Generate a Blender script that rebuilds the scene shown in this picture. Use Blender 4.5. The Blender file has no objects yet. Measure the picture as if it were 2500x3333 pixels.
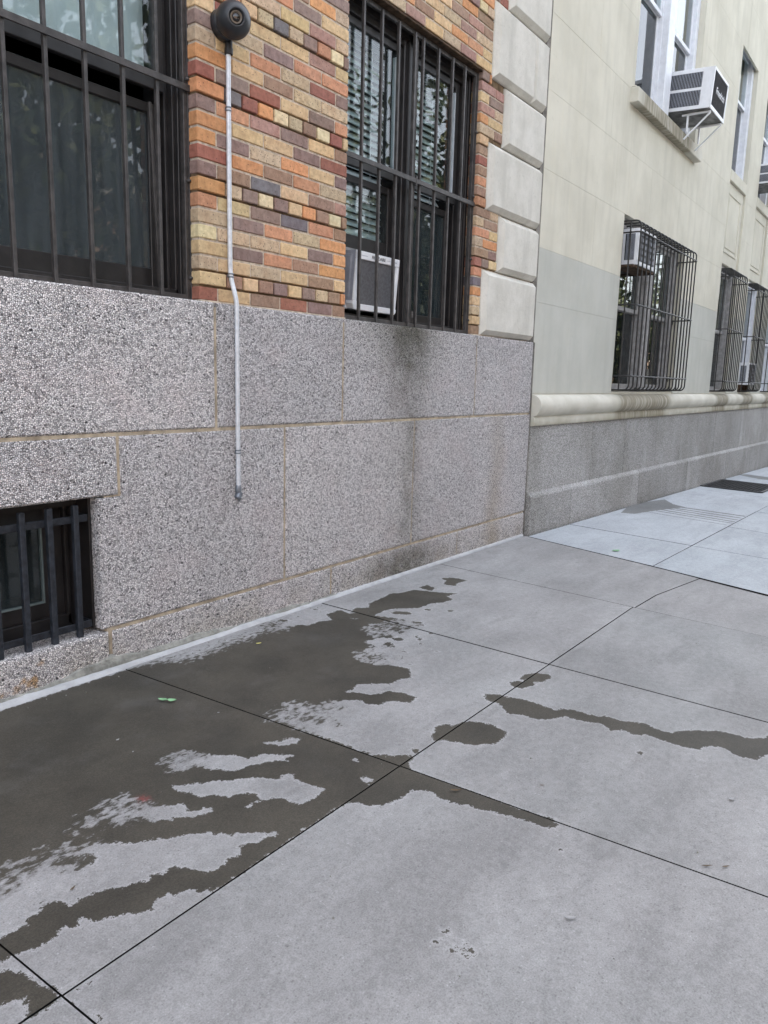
import bpy, math, random
import numpy as np
from mathutils import Vector, Matrix

random.seed(7)
S = bpy.context.scene
COL = S.collection
rad = math.radians

# ------------------------------------------------------------------ camera
cd = bpy.data.cameras.new("camera")
cam = bpy.data.objects.new("camera", cd)
COL.objects.link(cam)
yaw, pitch, roll = 0.6253768468, -0.1751603967, 0.0257080179
f = Vector((math.cos(pitch) * math.cos(yaw), math.cos(pitch) * math.sin(yaw), math.sin(pitch)))
r = f.cross(Vector((0, 0, 1))).normalized()
u = r.cross(f)
r2 = math.cos(roll) * r + math.sin(roll) * u
u2 = -math.sin(roll) * r + math.cos(roll) * u
cam.matrix_world = Matrix(((r2.x, u2.x, -f.x, 0.0), (r2.y, u2.y, -f.y, -2.75), (r2.z, u2.z, -f.z, 1.275), (0, 0, 0, 1)))
cd.sensor_fit = 'HORIZONTAL'
cd.sensor_width = 36.0
cd.lens = 35.28
cd.clip_start = 0.05
cd.clip_end = 2000
S.camera = cam

# ------------------------------------------------------------------ world and sun (the sun stands behind the buildings)
SUN_EL, SUN_AZ = 50.0, 22.0          # azimuth measured from +Y towards +X
W = bpy.data.worlds.new("World")
S.world = W
W.use_nodes = True
wt = W.node_tree
wt.nodes.clear()
wo = wt.nodes.new('ShaderNodeOutputWorld')
bg = wt.nodes.new('ShaderNodeBackground')
sky = wt.nodes.new('ShaderNodeTexSky')
sky.sky_type = 'NISHITA'
sky.sun_disc = False
sky.sun_elevation = rad(SUN_EL)
sky.sun_rotation = rad(SUN_AZ)
sky.altitude = 20
sky.air_density = 1.0
sky.dust_density = 4.0
sky.ozone_density = 0.6
hs = wt.nodes.new('ShaderNodeHueSaturation')
hs.inputs['Saturation'].default_value = 0.36
bg.inputs['Strength'].default_value = 0.15
wt.links.new(sky.outputs[0], hs.inputs['Color'])
wt.links.new(hs.outputs[0], bg.inputs['Color'])
wt.links.new(bg.outputs[0], wo.inputs['Surface'])
sl = bpy.data.lights.new("sun", 'SUN')
sl.energy = 3.0
sl.angle = rad(0.53)
sl.color = (1.0, 0.93, 0.82)
sun = bpy.data.objects.new("sun", sl)
COL.objects.link(sun)
sdir = Vector((math.sin(rad(SUN_AZ)) * math.cos(rad(SUN_EL)), math.cos(rad(SUN_AZ)) * math.cos(rad(SUN_EL)), math.sin(rad(SUN_EL))))
sun.rotation_euler = sdir.to_track_quat('Z', 'Y').to_euler()
sun.location = (0, 20, 30)
vs = S.view_settings
vs.view_transform = 'Standard'
vs.look = 'None'
vs.gamma = 1.0
vs.use_curve_mapping = False
vs.exposure = 2.8

# ------------------------------------------------------------------ helpers
def wloc(o):
    p = Vector((0, 0, 0))
    while o is not None:
        p = p + o.location
        o = o.parent
    return p

class MB:
    def __init__(s):
        s.v, s.f, s.m, s.sm = [], [], [], []
    def add(s, vs, fs, m=0, smooth=False):
        b = len(s.v)
        s.v += [tuple(q) for q in vs]
        for q in fs:
            s.f.append([b + i for i in q]); s.m.append(m); s.sm.append(smooth)
    def box(s, x0, x1, y0, y1, z0, z1, c=0.0, m=0):
        if c <= 0:
            v = [(x, y, z) for x in (x0, x1) for y in (y0, y1) for z in (z0, z1)]
            s.add(v, [(0, 1, 3, 2), (4, 6, 7, 5), (0, 4, 5, 1), (2, 3, 7, 6), (0, 2, 6, 4), (1, 5, 7, 3)], m)
            return
        c = min(c, (x1 - x0) * .45, (y1 - y0) * .45, (z1 - z0) * .45)
        L = ((x0, x1), (y0, y1), (z0, z1))
        idx = {}
        v = []
        for sx in (0, 1):
            for sy in (0, 1):
                for sz in (0, 1):
                    sg = (sx, sy, sz)
                    for a in range(3):
                        p = [L[k][sg[k]] + (0 if k == a else (c if sg[k] == 0 else -c)) for k in range(3)]
                        idx[sg, a] = len(v); v.append(p)
        F = []
        for a in range(3):
            b_, c_ = [k for k in range(3) if k != a]
            for sd in (0, 1):
                q = []
                for (i, j) in ((0, 0), (1, 0), (1, 1), (0, 1)):
                    sg = [0, 0, 0]; sg[a] = sd; sg[b_] = i; sg[c_] = j
                    q.append(idx[tuple(sg), a])
                F.append(q)
        for a in range(3):
            b_, c_ = [k for k in range(3) if k != a]
            for i in (0, 1):
                for j in (0, 1):
                    g0 = [0, 0, 0]; g1 = [0, 0, 0]
                    g0[b_] = g1[b_] = i; g0[c_] = g1[c_] = j; g0[a] = 0; g1[a] = 1
                    g0, g1 = tuple(g0), tuple(g1)
                    F.append([idx[g0, b_], idx[g1, b_], idx[g1, c_], idx[g0, c_]])
        for sx in (0, 1):
            for sy in (0, 1):
                for sz in (0, 1):
                    F.append([idx[(sx, sy, sz), a] for a in range(3)])
        s.add(v, F, m)
    def obox(s, M, x0, x1, y0, y1, z0, z1, c=0.0, m=0):
        t = MB(); t.box(x0, x1, y0, y1, z0, z1, c)
        s.add([M @ Vector(p) for p in t.v], t.f, m)
    def extrude_x(s, prof, x0, x1, m=0, smooth=False, cap=True):       # prof: (y, z) loop
        n = len(prof)
        v = [(x0, y, z) for y, z in prof] + [(x1, y, z) for y, z in prof]
        s.add(v, [(i, (i + 1) % n, n + (i + 1) % n, n + i) for i in range(n)], m, smooth)
        if cap:
            s.add([(x0, y, z) for y, z in prof], [list(range(n))], m)
            s.add([(x1, y, z) for y, z in prof], [list(range(n))[::-1]], m)
    def prism_y(s, poly, y0, y1, c=0.0, m=0):                           # poly: (x, z) loop
        n = len(poly)
        def inset(d):
            out = []
            A = sum(poly[i][0] * poly[(i + 1) % n][1] - poly[(i + 1) % n][0] * poly[i][1] for i in range(n))
            sg = 1 if A > 0 else -1
            for i in range(n):
                p0, p1, p2 = Vector(poly[i - 1]), Vector(poly[i]), Vector(poly[(i + 1) % n])
                e1, e2 = (p1 - p0).normalized(), (p2 - p1).normalized()
                n1, n2 = Vector((-e1.y, e1.x)) * sg, Vector((-e2.y, e2.x)) * sg
                b = n1 + n2
                out.append(tuple(p1 + b * (d / max(0.3, b.dot(n1)))))
            return out
        fr = inset(c) if c else poly
        rings = [(fr, y0), (poly, y0 + c), (poly, y1)] if c else [(poly, y0), (poly, y1)]
        v = [(x, y, z) for P_, y in rings for x, z in P_]
        F = [list(range(n))]
        for k in range(len(rings) - 1):
            F += [(k * n + i, k * n + (i + 1) % n, (k + 1) * n + (i + 1) % n, (k + 1) * n + i) for i in range(n)]
        F.append([(len(rings) - 1) * n + i for i in range(n)][::-1])
        s.add(v, F, m)
    def tube(s, pts, r, n=10, m=0, cap=True):
        pts = [Vector(p) for p in pts]
        T = [((pts[min(i + 1, len(pts) - 1)] - pts[max(i - 1, 0)]).normalized()) for i in range(len(pts))]
        ref = Vector((1, 0, 0)) if abs(T[0].x) < .9 else Vector((0, 1, 0))
        U = T[0].cross(ref).normalized()
        v = []
        for p, t in zip(pts, T):
            U = (U - t * U.dot(t)).normalized(); V = t.cross(U)
            v += [p + r * (math.cos(2 * math.pi * k / n) * U + math.sin(2 * math.pi * k / n) * V) for k in range(n)]
        F = [(i * n + k, i * n + (k + 1) % n, (i + 1) * n + (k + 1) % n, (i + 1) * n + k) for i in range(len(pts) - 1) for k in range(n)]
        s.add(v, F, m, True)
        if cap:
            s.add(v[:n], [list(range(n))[::-1]], m); s.add(v[-n:], [list(range(n))], m)
    def lathe(s, prof, M, n=32, m=0, smooth=True):                      # prof: (r, h) along local Z of M
        v = [M @ Vector((r_ * math.cos(2 * math.pi * k / n), r_ * math.sin(2 * math.pi * k / n), h)) for r_, h in prof for k in range(n)]
        F = [(i * n + k, i * n + (k + 1) % n, (i + 1) * n + (k + 1) % n, (i + 1) * n + k) for i in range(len(prof) - 1) for k in range(n)]
        s.add(v, F, m, smooth)
    def build(s, name, mats, parent=None, local=False):
        o0 = Vector((0, 0, 0)) if local else wloc(parent)
        me = bpy.data.meshes.new(name)
        me.from_pydata([tuple(Vector(q) - o0) for q in s.v], [], s.f)
        for q in (mats if isinstance(mats, (list, tuple)) else [mats]):
            me.materials.append(q)
        me.polygons.foreach_set('material_index', s.m)
        me.polygons.foreach_set('use_smooth', s.sm)
        me.update()
        import bmesh
        bm = bmesh.new(); bm.from_mesh(me)
        bmesh.ops.recalc_face_normals(bm, faces=bm.faces)
        bm.to_mesh(me); bm.free()
        o = bpy.data.objects.new(name, me)
        COL.objects.link(o)
        if parent is not None:
            o.parent = parent
        return o

def place(name, me, parent, loc, color=None):
    o = bpy.data.objects.new(name, me)
    COL.objects.link(o)
    o.parent = parent
    o.location = Vector(loc) - wloc(parent)
    if color: o.color = color
    return o

def tag(o, label=None, cat=None, group=None, kind=None):
    if label: o['label'] = label
    if cat: o['category'] = cat
    if group: o['group'] = group
    if kind: o['kind'] = kind
    return o

def empty(name, loc, label=None, cat=None, group=None, kind=None):
    o = bpy.data.objects.new(name, None)
    o.empty_display_size = 0.1
    COL.objects.link(o)
    o.location = loc
    return tag(o, label, cat, group, kind)

# ------------------------------------------------------------------ material toolkit
class NT:
    def __init__(s, name, rough=0.8, spec=0.3, metal=0.0):
        s.mat = bpy.data.materials.new(name)
        s.mat.use_nodes = True
        s.t = s.mat.node_tree
        s.t.nodes.clear()
        s.out = s.t.nodes.new('ShaderNodeOutputMaterial')
        s.b = s.t.nodes.new('ShaderNodeBsdfPrincipled')
        s.b.inputs['Roughness'].default_value = rough
        s.b.inputs['Specular IOR Level'].default_value = spec
        s.b.inputs['Metallic'].default_value = metal
        s.t.links.new(s.b.outputs[0], s.out.inputs[0])
        s._pos = None
    def n(s, typ, **kw):
        q = s.t.nodes.new(typ)
        for k, v in kw.items():
            setattr(q, k, v)
        return q
    def link(s, a, b): s.t.links.new(a, b)
    def set(s, sock, val):
        if hasattr(val, 'is_linked') or hasattr(val, 'links'):
            s.link(val, sock)
        elif isinstance(val, (tuple, list)) and len(val) == 3 and sock.type == 'RGBA':
            sock.default_value = (*val, 1)
        else:
            sock.default_value = val
    @property
    def pos(s):
        if s._pos is None:
            s._pos = s.n('ShaderNodeNewGeometry').outputs['Position']
        return s._pos
    def scale(s, vec, sc):
        q = s.n('ShaderNodeVectorMath', operation='MULTIPLY')
        s.link(vec, q.inputs[0]); q.inputs[1].default_value = sc
        return q.outputs[0]
    def noise(s, scale, detail=3, rough=.55, vec=None, dist=0.0):
        q = s.n('ShaderNodeTexNoise')
        s.link(vec or s.pos, q.inputs['Vector'])
        q.inputs['Scale'].default_value = scale; q.inputs['Detail'].default_value = detail
        q.inputs['Roughness'].default_value = rough; q.inputs['Distortion'].default_value = dist
        return q.outputs['Fac']
    def voro(s, scale, feature='F1', vec=None):
        q = s.n('ShaderNodeTexVoronoi', feature=feature)
        s.link(vec or s.pos, q.inputs['Vector'])
        q.inputs['Scale'].default_value = scale
        return q
    def math(s, op, a, b=None, c=None, clamp=False):
        q = s.n('ShaderNodeMath', operation=op, use_clamp=clamp)
        for i, x in enumerate((a, b, c)):
            if x is not None: s.set(q.inputs[i], x)
        return q.outputs[0]
    def ramp(s, fac, lo, hi, a=0.0, b=1.0, smooth=True):
        q = s.n('ShaderNodeMapRange', interpolation_type='SMOOTHSTEP' if smooth else 'LINEAR')
        s.link(fac, q.inputs[0])
        q.inputs[1].default_value = lo; q.inputs[2].default_value = hi
        q.inputs[3].default_value = a; q.inputs[4].default_value = b
        return q.outputs[0]
    def mix(s, fac, a, b, mode='MIX'):
        q = s.n('ShaderNodeMix', data_type='RGBA', blend_type=mode)
        s.set(q.inputs[0], fac); s.set(q.inputs[6], a); s.set(q.inputs[7], b)
        return q.outputs[2]
    def xyz(s, vec=None):
        q = s.n('ShaderNodeSeparateXYZ'); s.link(vec or s.pos, q.inputs[0])
        return q.outputs
    def bump(s, h, dist, strength=1.0, prev=None):
        q = s.n('ShaderNodeBump')
        q.inputs['Distance'].default_value = dist; q.inputs['Strength'].default_value = strength
        s.link(h, q.inputs['Height'])
        if prev is not None: s.link(prev, q.inputs['Normal'])
        s._bump = q.outputs[0]
        s.t.links.new(q.outputs[0], s.b.inputs['Normal'])
        return q.outputs[0]
    def color(s, c): s.set(s.b.inputs['Base Color'], c)
    def gauss(s, x, c, w):
        d = s.math('DIVIDE', s.math('SUBTRACT', x, c), w)
        return s.math('POWER', 2.718, s.math('MULTIPLY', s.math('MULTIPLY', d, d), -1.0))

def simple(name, col, rough=.6, spec=.4, metal=0.0, var=.12, sc=14, bump=0.0, bsc=300):
    k = NT(name, rough, spec, metal)
    d = tuple(c * (1 - 2 * var) for c in col); e = tuple(min(1, c * (1 + var)) for c in col)
    k.color(k.mix(k.ramp(k.noise(sc, 5, .65), .3, .7), d, e))
    if bump: k.bump(k.noise(bsc, 2), bump)
    return k.mat

MAT = {}
# --- split aggregate granite of the brick building
def granite(name, dark, gap, mid, light, sc, bumpd, stains):
    k = NT(name, .85, .25)
    wob = k.n('ShaderNodeVectorMath', operation='ADD')
    nz = k.n('ShaderNodeTexNoise'); k.link(k.pos, nz.inputs['Vector']); nz.inputs['Scale'].default_value = 120
    k.link(k.pos, wob.inputs[0]); k.link(k.scale(nz.outputs['Color'], (.007, .007, .007)), wob.inputs[1])
    v = k.voro(sc, 'F1', wob.outputs[0])
    e = k.voro(sc, 'DISTANCE_TO_EDGE', wob.outputs[0])
    rnd = k.xyz(v.outputs['Color'])[0]
    c = k.mix(k.ramp(rnd, .05, .55, smooth=False), mid, light)
    c = k.mix(k.ramp(rnd, .0, .02, 1, 0), c, dark)
    pink = k.ramp(k.noise(3, 3), .45, .75)
    c = k.mix(k.math('MULTIPLY', pink, .35), c, tuple(q * w for q, w in zip(light, (1.0, .9, .9))))
    c = k.mix(k.ramp(e.outputs['Distance'], .02, .105, .96, 0), c, gap)
    lg = k.noise(1.6, 4, .6)
    c = k.mix(k.ramp(lg, .35, .6, .16, 0), c, k.mix(.5, c, gap))
    oi = k.n('ShaderNodeObjectInfo')
    c = k.mix(1, c, k.mix(oi.outputs['Random'], (.90, .90, .905), (1.06, 1.05, 1.04)), 'MULTIPLY')
    x, y, z = k.xyz()
    if stains:
        wv = k.math('MULTIPLY', k.math('SUBTRACT', k.noise(2.5, 3), .5), .25)
        xs = k.math('ADD', x, wv)
        br = k.ramp(k.noise(6, 5, .65), .22, .68, .45, 1)
        t1 = k.math('MULTIPLY', k.gauss(xs, 4.02, .27), k.ramp(z, .85, 1.62, .25, .95))
        t2 = k.math('MULTIPLY', k.gauss(xs, 4.08, .14), .55)
        t3 = k.math('MULTIPLY', k.gauss(xs, 4.05, .36), k.ramp(z, .30, .06, 0, .95))
        st = k.math('MULTIPLY', k.math('MAXIMUM', k.math('MAXIMUM', t1, t2), t3), br)
        c = k.mix(st, c, k.mix(1.0, c, (.20, .20, .145), 'MULTIPLY'))
        st2 = k.math('MULTIPLY', k.gauss(xs, 5.3, .12), k.ramp(z, .1, 1.02, 1.0, .5))
        st2 = k.math('MULTIPLY', st2, k.ramp(z, 1.0, 1.1, .55, 0))
        c = k.mix(st2, c, k.mix(1.0, c, (.66, .56, .42), 'MULTIPLY'))
        wide = k.math('MULTIPLY', k.gauss(xs, 4.0, .5), k.ramp(z, 1.2, 1.62, 0, .55))
        c = k.mix(wide, c, k.mix(1.0, c, (.5, .5, .44), 'MULTIPLY'))
        low = k.math('MULTIPLY', k.ramp(z, .02, .22, .55, 0), k.ramp(k.noise(5, 4), .3, .65))
        c = k.mix(low, c, k.mix(1.0, c, (.62, .58, .48), 'MULTIPLY'))
        rust = k.math('MULTIPLY', k.ramp(k.noise(9, 3), .56, .68), k.math('MULTIPLY', k.ramp(z, .2, .1, 0, .8), k.ramp(x, 1.78, 1.7, 0, 1)))
        c = k.mix(rust, c, k.mix(1.0, c, (.75, .45, .16), 'MULTIPLY'))
    k.color(c)
    h = k.math('ADD', k.ramp(e.outputs['Distance'], 0, .22), k.math('MULTIPLY', rnd, .7))
    b1 = k.bump(h, bumpd)
    k.bump(k.noise(18, 4), .012, .6, b1)
    return k.mat
MAT['granite'] = granite('rough_granite', (.05, .048, .05), (.048, .046, .046), (.45, .428, .428), (.96, .92, .915), 134, .006, True)

def fine_granite():
    k = NT('grey_granite', .75, .3)
    v = k.voro(170)
    rnd = k.xyz(v.outputs['Color'])[0]
    c = k.mix(k.ramp(rnd, .1, .9), (.16, .155, .15), (.44, .43, .42))
    c = k.mix(k.ramp(k.noise(60, 2), .62, .72), c, (.5, .5, .5))
    str_ = k.noise(5, 4, .6, k.scale(k.pos, (1, 1, .35)))
    c = k.mix(k.ramp(str_, .5, .75, 0, .5), c, (.42, .42, .42))
    c = k.mix(k.ramp(k.noise(1.3, 4), .35, .6, .5, 0), c, k.mix(1, c, (.62, .62, .57), 'MULTIPLY'))
    oi = k.n('ShaderNodeObjectInfo')
    c = k.mix(1, c, k.mix(oi.outputs['Random'], (.86, .86, .85), (1.08, 1.08, 1.08)), 'MULTIPLY')
    k.color(c)
    k.bump(k.noise(120, 4), .004)
    return k.mat
MAT['slab'] = fine_granite()

def brick_mat():
    k = NT('face_brick', .78, .3)
    oi = k.n('ShaderNodeObjectInfo')
    c = oi.outputs['Color']; sp = oi.outputs['Alpha']
    n1 = k.noise(38, 5, .65)
    c = k.mix(1, c, k.mix(k.ramp(n1, .25, .75), (.76, .73, .70), (1.18, 1.17, 1.15)), 'MULTIPLY')
    n0 = k.noise(11, 4, .6)
    c = k.mix(k.ramp(n0, .42, .75, 0, .45), c, k.mix(1, c, (.80, .66, .58), 'MULTIPLY'))
    soot = k.ramp(k.noise(2.3, 4), .5, .75, 0, .35)
    c = k.mix(soot, c, k.mix(1, c, (.66, .65, .64), 'MULTIPLY'))
    fine = k.noise(330, 3, .6)
    c = k.mix(1, c, k.mix(fine, (.84, .84, .84), (1.16, 1.16, 1.16)), 'MULTIPLY')
    v = k.voro(125)
    rr = k.xyz(v.outputs['Color'])
    lim = k.math('MULTIPLY_ADD', sp, .42, .03)
    hit = k.math('LESS_THAN', rr[0], lim)
    spot = k.math('MULTIPLY', hit, k.ramp(v.outputs['Distance'], .18, .42, .9, 0))
    c = k.mix(spot, c, (.06, .04, .035))
    k.color(c)
    b1 = k.bump(k.noise(260, 4, .6), .0016)
    k.bump(k.noise(22, 3), .004, .7, b1)
    return k.mat
MAT['brick'] = brick_mat()
MAT['mortar'] = simple('mortar', (.53, .45, .36), .95, .1, var=.18, sc=30, bump=.002, bsc=400)
MAT['mortar_dark'] = simple('raked_mortar', (.17, .12, .075), .95, .1, var=.2, sc=30, bump=.002)
MAT['pointing'] = simple('granite_pointing', (.42, .355, .265), .95, .1, var=.2, sc=12, bump=.002)
def stone(name, a, b, bumpd=.003, streak=True):
    k = NT(name, .88, .2)
    c = k.mix(k.ramp(k.noise(4, 5, .65), .3, .7), a, b)
    c = k.mix(k.ramp(k.noise(34, 3), .60, .74, 0, .25), c, tuple(q * .6 for q in a))
    if streak:
        c = k.mix(k.ramp(k.noise(3, 3, .5, k.scale(k.pos, (2.4, 2.4, .25))), .5, .75, 0, .4), c, tuple(q * .72 for q in a))
    c = k.mix(1, c, k.mix(k.noise(250, 2), (.9, .9, .9), (1.08, 1.08, 1.08)), 'MULTIPLY')
    k.color(c)
    b1 = k.bump(k.noise(90, 5, .7), bumpd)
    k.bump(k.noise(9, 3), .006, .6, b1)
    return k.mat
MAT['quoin'] = stone('quoin_limestone', (.50, .483, .43), (.61, .59, .535), .0035)
def stucco(name, a, b, drip):
    k = NT(name, .9, .15)
    c = k.mix(k.ramp(k.noise(1.6, 5, .6), .3, .72), a, b)
    v = k.noise(2.2, 4, .6, k.scale(k.pos, (3.2, 3.2, .28)))
    c = k.mix(k.ramp(v, .46, .72, 0, drip), c, tuple(q * .62 for q in a))
    v2 = k.noise(7, 4, .6, k.scale(k.pos, (3, 3, .2)))
    c = k.mix(k.ramp(v2, .52, .74, 0, drip * .6), c, (b[0] * 1.08, b[1] * 1.02, b[2] * .84))
    c = k.mix(k.ramp(k.noise(26, 4), .62, .75, 0, .18), c, tuple(q * .7 for q in a))
    k.color(c)
    b1 = k.bump(k.noise(320, 4, .6), .0015)
    k.bump(k.noise(3, 3), .01, .5, b1)
    return k.mat
MAT['stucco'] = stucco('painted_stucco', (.52, .497, .415), (.61, .585, .495), .20)
MAT['stucco_green'] = stucco('repainted_stucco', (.425, .425, .38), (.485, .485, .44), .16)
def cornice_mat():
    k = NT('cornice_paint', .8, .25)
    x, y, z = k.xyz()
    c = k.mix(k.ramp(k.noise(3, 5), .3, .7), (.46, .44, .37), (.58, .56, .49))
    drip = k.noise(9, 3, .6, k.scale(k.pos, (2.2, .3, .3)))
    zone = None
    for a, b in ((7.75, 9.75), (12.0, 13.0), (13.92, 14.95), (15.9, 16.9)):
        q = k.math('MULTIPLY', k.ramp(x, a, a + .25), k.ramp(x, b - .2, b + .05, 1, 0))
        zone = q if zone is None else k.math('MAXIMUM', zone, q)
    d = k.math('MULTIPLY', zone, k.ramp(drip, .3, .62, .35, .9))
    c = k.mix(d, c, (.20, .175, .12))
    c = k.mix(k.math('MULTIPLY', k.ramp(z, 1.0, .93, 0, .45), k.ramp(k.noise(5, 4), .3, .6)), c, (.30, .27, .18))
    k.color(c)
    k.bump(k.noise(45, 5, .65), .003)
    return k.mat
MAT['cornice'] = cornice_mat()

def concrete(name, wet, a, b, cool):
    k = NT(name, .88, .25)
    lg = k.noise(1.7, 6, .62, k.scale(k.pos, (.8, 1.5, 1)))
    c = k.mix(k.ramp(lg, .3, .72), a, b)
    st = k.noise(4.5, 5, .6, k.scale(k.pos, (.55, 1.9, 1)), .6)
    c = k.mix(k.ramp(st, .46, .74, 0, .42), c, tuple(q * .74 for q in a))
    c = k.mix(k.ramp(k.noise(.9, 3), .45, .7, 0, .35), c, cool)
    c = k.mix(1, c, k.mix(k.ramp(k.noise(240, 3, .65), .25, .75), (.80, .80, .80), (1.20, 1.20, 1.20)), 'MULTIPLY')
    c = k.mix(1, c, k.mix(k.ramp(k.noise(38, 5, .7), .3, .7), (.90, .90, .895), (1.08, 1.08, 1.08)), 'MULTIPLY')
    v = k.voro(260)
    rr = k.xyz(v.outputs['Color'])
    c = k.mix(k.math('MULTIPLY', k.math('LESS_THAN', rr[0], .02), .4), c, tuple(q * .45 for q in a))
    c = k.mix(k.math('MULTIPLY', k.math('GREATER_THAN', rr[1], .996), .22), c, (.6, .6, .6))
    gv = k.voro(2.6)
    gum = k.math('MULTIPLY', k.math('GREATER_THAN', k.xyz(gv.outputs['Color'])[0], .62), k.ramp(gv.outputs['Distance'], .030, .046, .32, 0))
    c = k.mix(gum, c, tuple(q * .45 for q in a))
    gv2 = k.voro(9)
    gum2 = k.math('MULTIPLY', k.math('GREATER_THAN', k.xyz(gv2.outputs['Color'])[1], .80), k.ramp(gv2.outputs['Distance'], .03, .06, .45, 0))
    c = k.mix(gum2, c, tuple(q * .4 for q in a))
    oi = k.n('ShaderNodeObjectInfo')
    c = k.mix(1, c, k.mix(oi.outputs['Random'], (.92, .94, .94), (1.05, 1.05, 1.05)), 'MULTIPLY')
    if wet:
        at = k.n('ShaderNodeAttribute', attribute_name='wet').outputs['Fac']
        fe = k.n('ShaderNodeAttribute', attribute_name='feather').outputs['Fac']
        n1 = k.math('ADD', k.math('SUBTRACT', k.noise(48, 5, .75), .5), k.math('MULTIPLY', k.math('SUBTRACT', k.noise(150, 3, .7), .5), .35))
        n2 = k.math('SUBTRACT', k.noise(52, 4, .6, k.scale(k.pos, (.6, 1.1, 1))), .5)
        sd = k.math('ADD', at, k.math('MULTIPLY', n1, .058))
        sd = k.math('ADD', sd, k.math('MULTIPLY', k.math('MULTIPLY', n2, fe), .42))
        m = k.ramp(k.math('DIVIDE', sd, k.math('MULTIPLY_ADD', fe, .034, .0016)), -1.0, 1.0)
        soft = k.math('MULTIPLY', k.ramp(sd, -.05, .0, 0, .45), fe)
        m = k.math('MAXIMUM', m, soft)
        dry_core = k.math('MULTIPLY', k.ramp(k.noise(3.2, 4, .6), .5, .8, 0, .16), k.ramp(at, .02, .2))
        m = k.math('SUBTRACT', m, dry_core)
        rim = k.math('MULTIPLY', k.ramp(sd, -.012, 0, 0, 1), k.ramp(sd, 0, .002, 1, 0))
        c = k.mix(k.math('MULTIPLY', rim, .25), c, (.56, .56, .57))
        wc = k.mix(1, k.mix(.35, c, (.36, .35, .325)), (.185, .172, .147), 'MULTIPLY')
        wc = k.mix(1, wc, k.mix(k.ramp(k.noise(2.6, 6, .65), .3, .7), (.78, .78, .77), (1.22, 1.2, 1.16)), 'MULTIPLY')
        wc = k.mix(1, wc, k.mix(k.ramp(k.noise(170, 4, .7), .3, .7), (.80, .80, .80), (1.2, 1.2, 1.2)), 'MULTIPLY')
        if 'pale' in name: m = k.math('MULTIPLY', m, .72)
        c = k.mix(m, c, wc)
        red = k.math('MULTIPLY', k.gauss(k.xyz()[0], 1.294, .018), k.gauss(k.xyz()[1], -.936, .02))
        red = k.math('MULTIPLY', red, k.ramp(k.noise(70, 4), .42, .56))
        c = k.mix(k.math('MULTIPLY', red, .5), c, (.30, .06, .06))
        k.set(k.b.inputs['Roughness'], k.ramp(m, 0, 1, .9, .62, False))
    k.color(c)
    b1 = k.bump(k.noise(480, 3, .7), .0012, .8)
    k.bump(k.noise(14, 4), .003, .5, b1)
    return k.mat
MAT['concrete'] = concrete('sidewalk_concrete', True, (.218, .213, .211), (.300, .294, .292), (.250, .257, .255))
MAT['concrete_new'] = concrete('pale_sidewalk_concrete', True, (.325, .34, .36), (.40, .418, .44), (.36, .385, .41))
MAT['concrete_pit'] = simple('joint_dirt_shade', (.012, .012, .011), .95, .1)  # joint dirt, with shade painted into its near-black colour
MAT['sealant'] = simple('grey_sealant', (.39, .395, .40), .7, .3, var=.1, sc=9, bump=.002, bsc=120)
MAT['parging'] = simple('cement_parging', (.25, .25, .225), .95, .1, var=.2, sc=16, bump=.006, bsc=70)
MAT['bronze'] = simple('dark_bronze_paint', (.022, .020, .020), .42, .45, var=.2, sc=9)
MAT['bar'] = simple('grille_paint', (.050, .045, .043), .5, .45, var=.25, sc=20, bump=.0006, bsc=200)
MAT['bluebar'] = simple('blue_black_paint', (.022, .026, .034), .5, .4, var=.3, sc=40, bump=.0012, bsc=90)
MAT['cage'] = simple('cage_paint', (.022, .021, .020), .5, .4, var=.2)
MAT['rust'] = simple('rusty_lintel', (.085, .055, .035), .9, .2, var=.35, sc=25, bump=.004, bsc=60)
MAT['white_frame'] = simple('white_window_frame', (.66, .68, .72), .5, .4, var=.05)
MAT['grey_frame'] = simple('grey_window_frame', (.27, .265, .26), .6, .35, var=.15)
MAT['alu'] = simple('pale_vinyl', (.42, .46, .49), .45, .5, var=.06)
MAT['teal_bead'] = simple('glazing_bead', (.15, .19, .19), .5, .4)
MAT['white_metal'] = simple('white_enamel', (.70, .71, .73), .42, .45, var=.05, sc=8)
MAT['grey_metal'] = simple('grey_enamel', (.34, .36, .41), .42, .45, var=.08)
MAT['galv'] = simple('galvanised_steel', (.56, .58, .61), .36, .5, .15, var=.08, sc=40)
MAT['zinc_dark'] = simple('dull_zinc', (.20, .22, .25), .45, .5, .5, var=.15, sc=40)
MAT['black'] = simple('black_plastic', (.016, .016, .017), .55, .4, var=.1)
MAT['camera'] = simple('camera_housing', (.022, .025, .030), .42, .5, var=.1)
MAT['dark_coil'] = simple('dark_coil', (.115, .12, .13), .6, .35, var=.2, sc=60)
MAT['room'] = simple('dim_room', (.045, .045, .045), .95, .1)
MAT['blind'] = simple('blind_slat', (.52, .56, .56), .6, .3, var=.05)
MAT['shade'] = simple('white_roller_shade', (.70, .74, .76), .9, .1, var=.05, sc=3)
MAT['leaf_green'] = simple('leaf_green', (.20, .38, .20), .6, .4, var=.15, sc=60)
MAT['leaf_yellow'] = simple('leaf_yellow', (.55, .50, .16), .6, .4, var=.15, sc=60)
MAT['leaf_brown'] = simple('leaf_brown', (.09, .065, .04), .7, .3, var=.2, sc=60)
MAT['paper'] = simple('scrap_paper', (.31, .31, .31), .8, .2, var=.1, sc=50)
MAT['asphalt'] = simple('asphalt', (.05, .05, .052), .9, .2, var=.15, sc=3, bump=.003, bsc=150)
MAT['far_brick'] = simple('sunlit_facade', (.36, .25, .19), .9, .2, var=.1, sc=2)
MAT['far_trim'] = simple('sunlit_trim', (.5, .45, .38), .9, .2, var=.1, sc=2)
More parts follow.
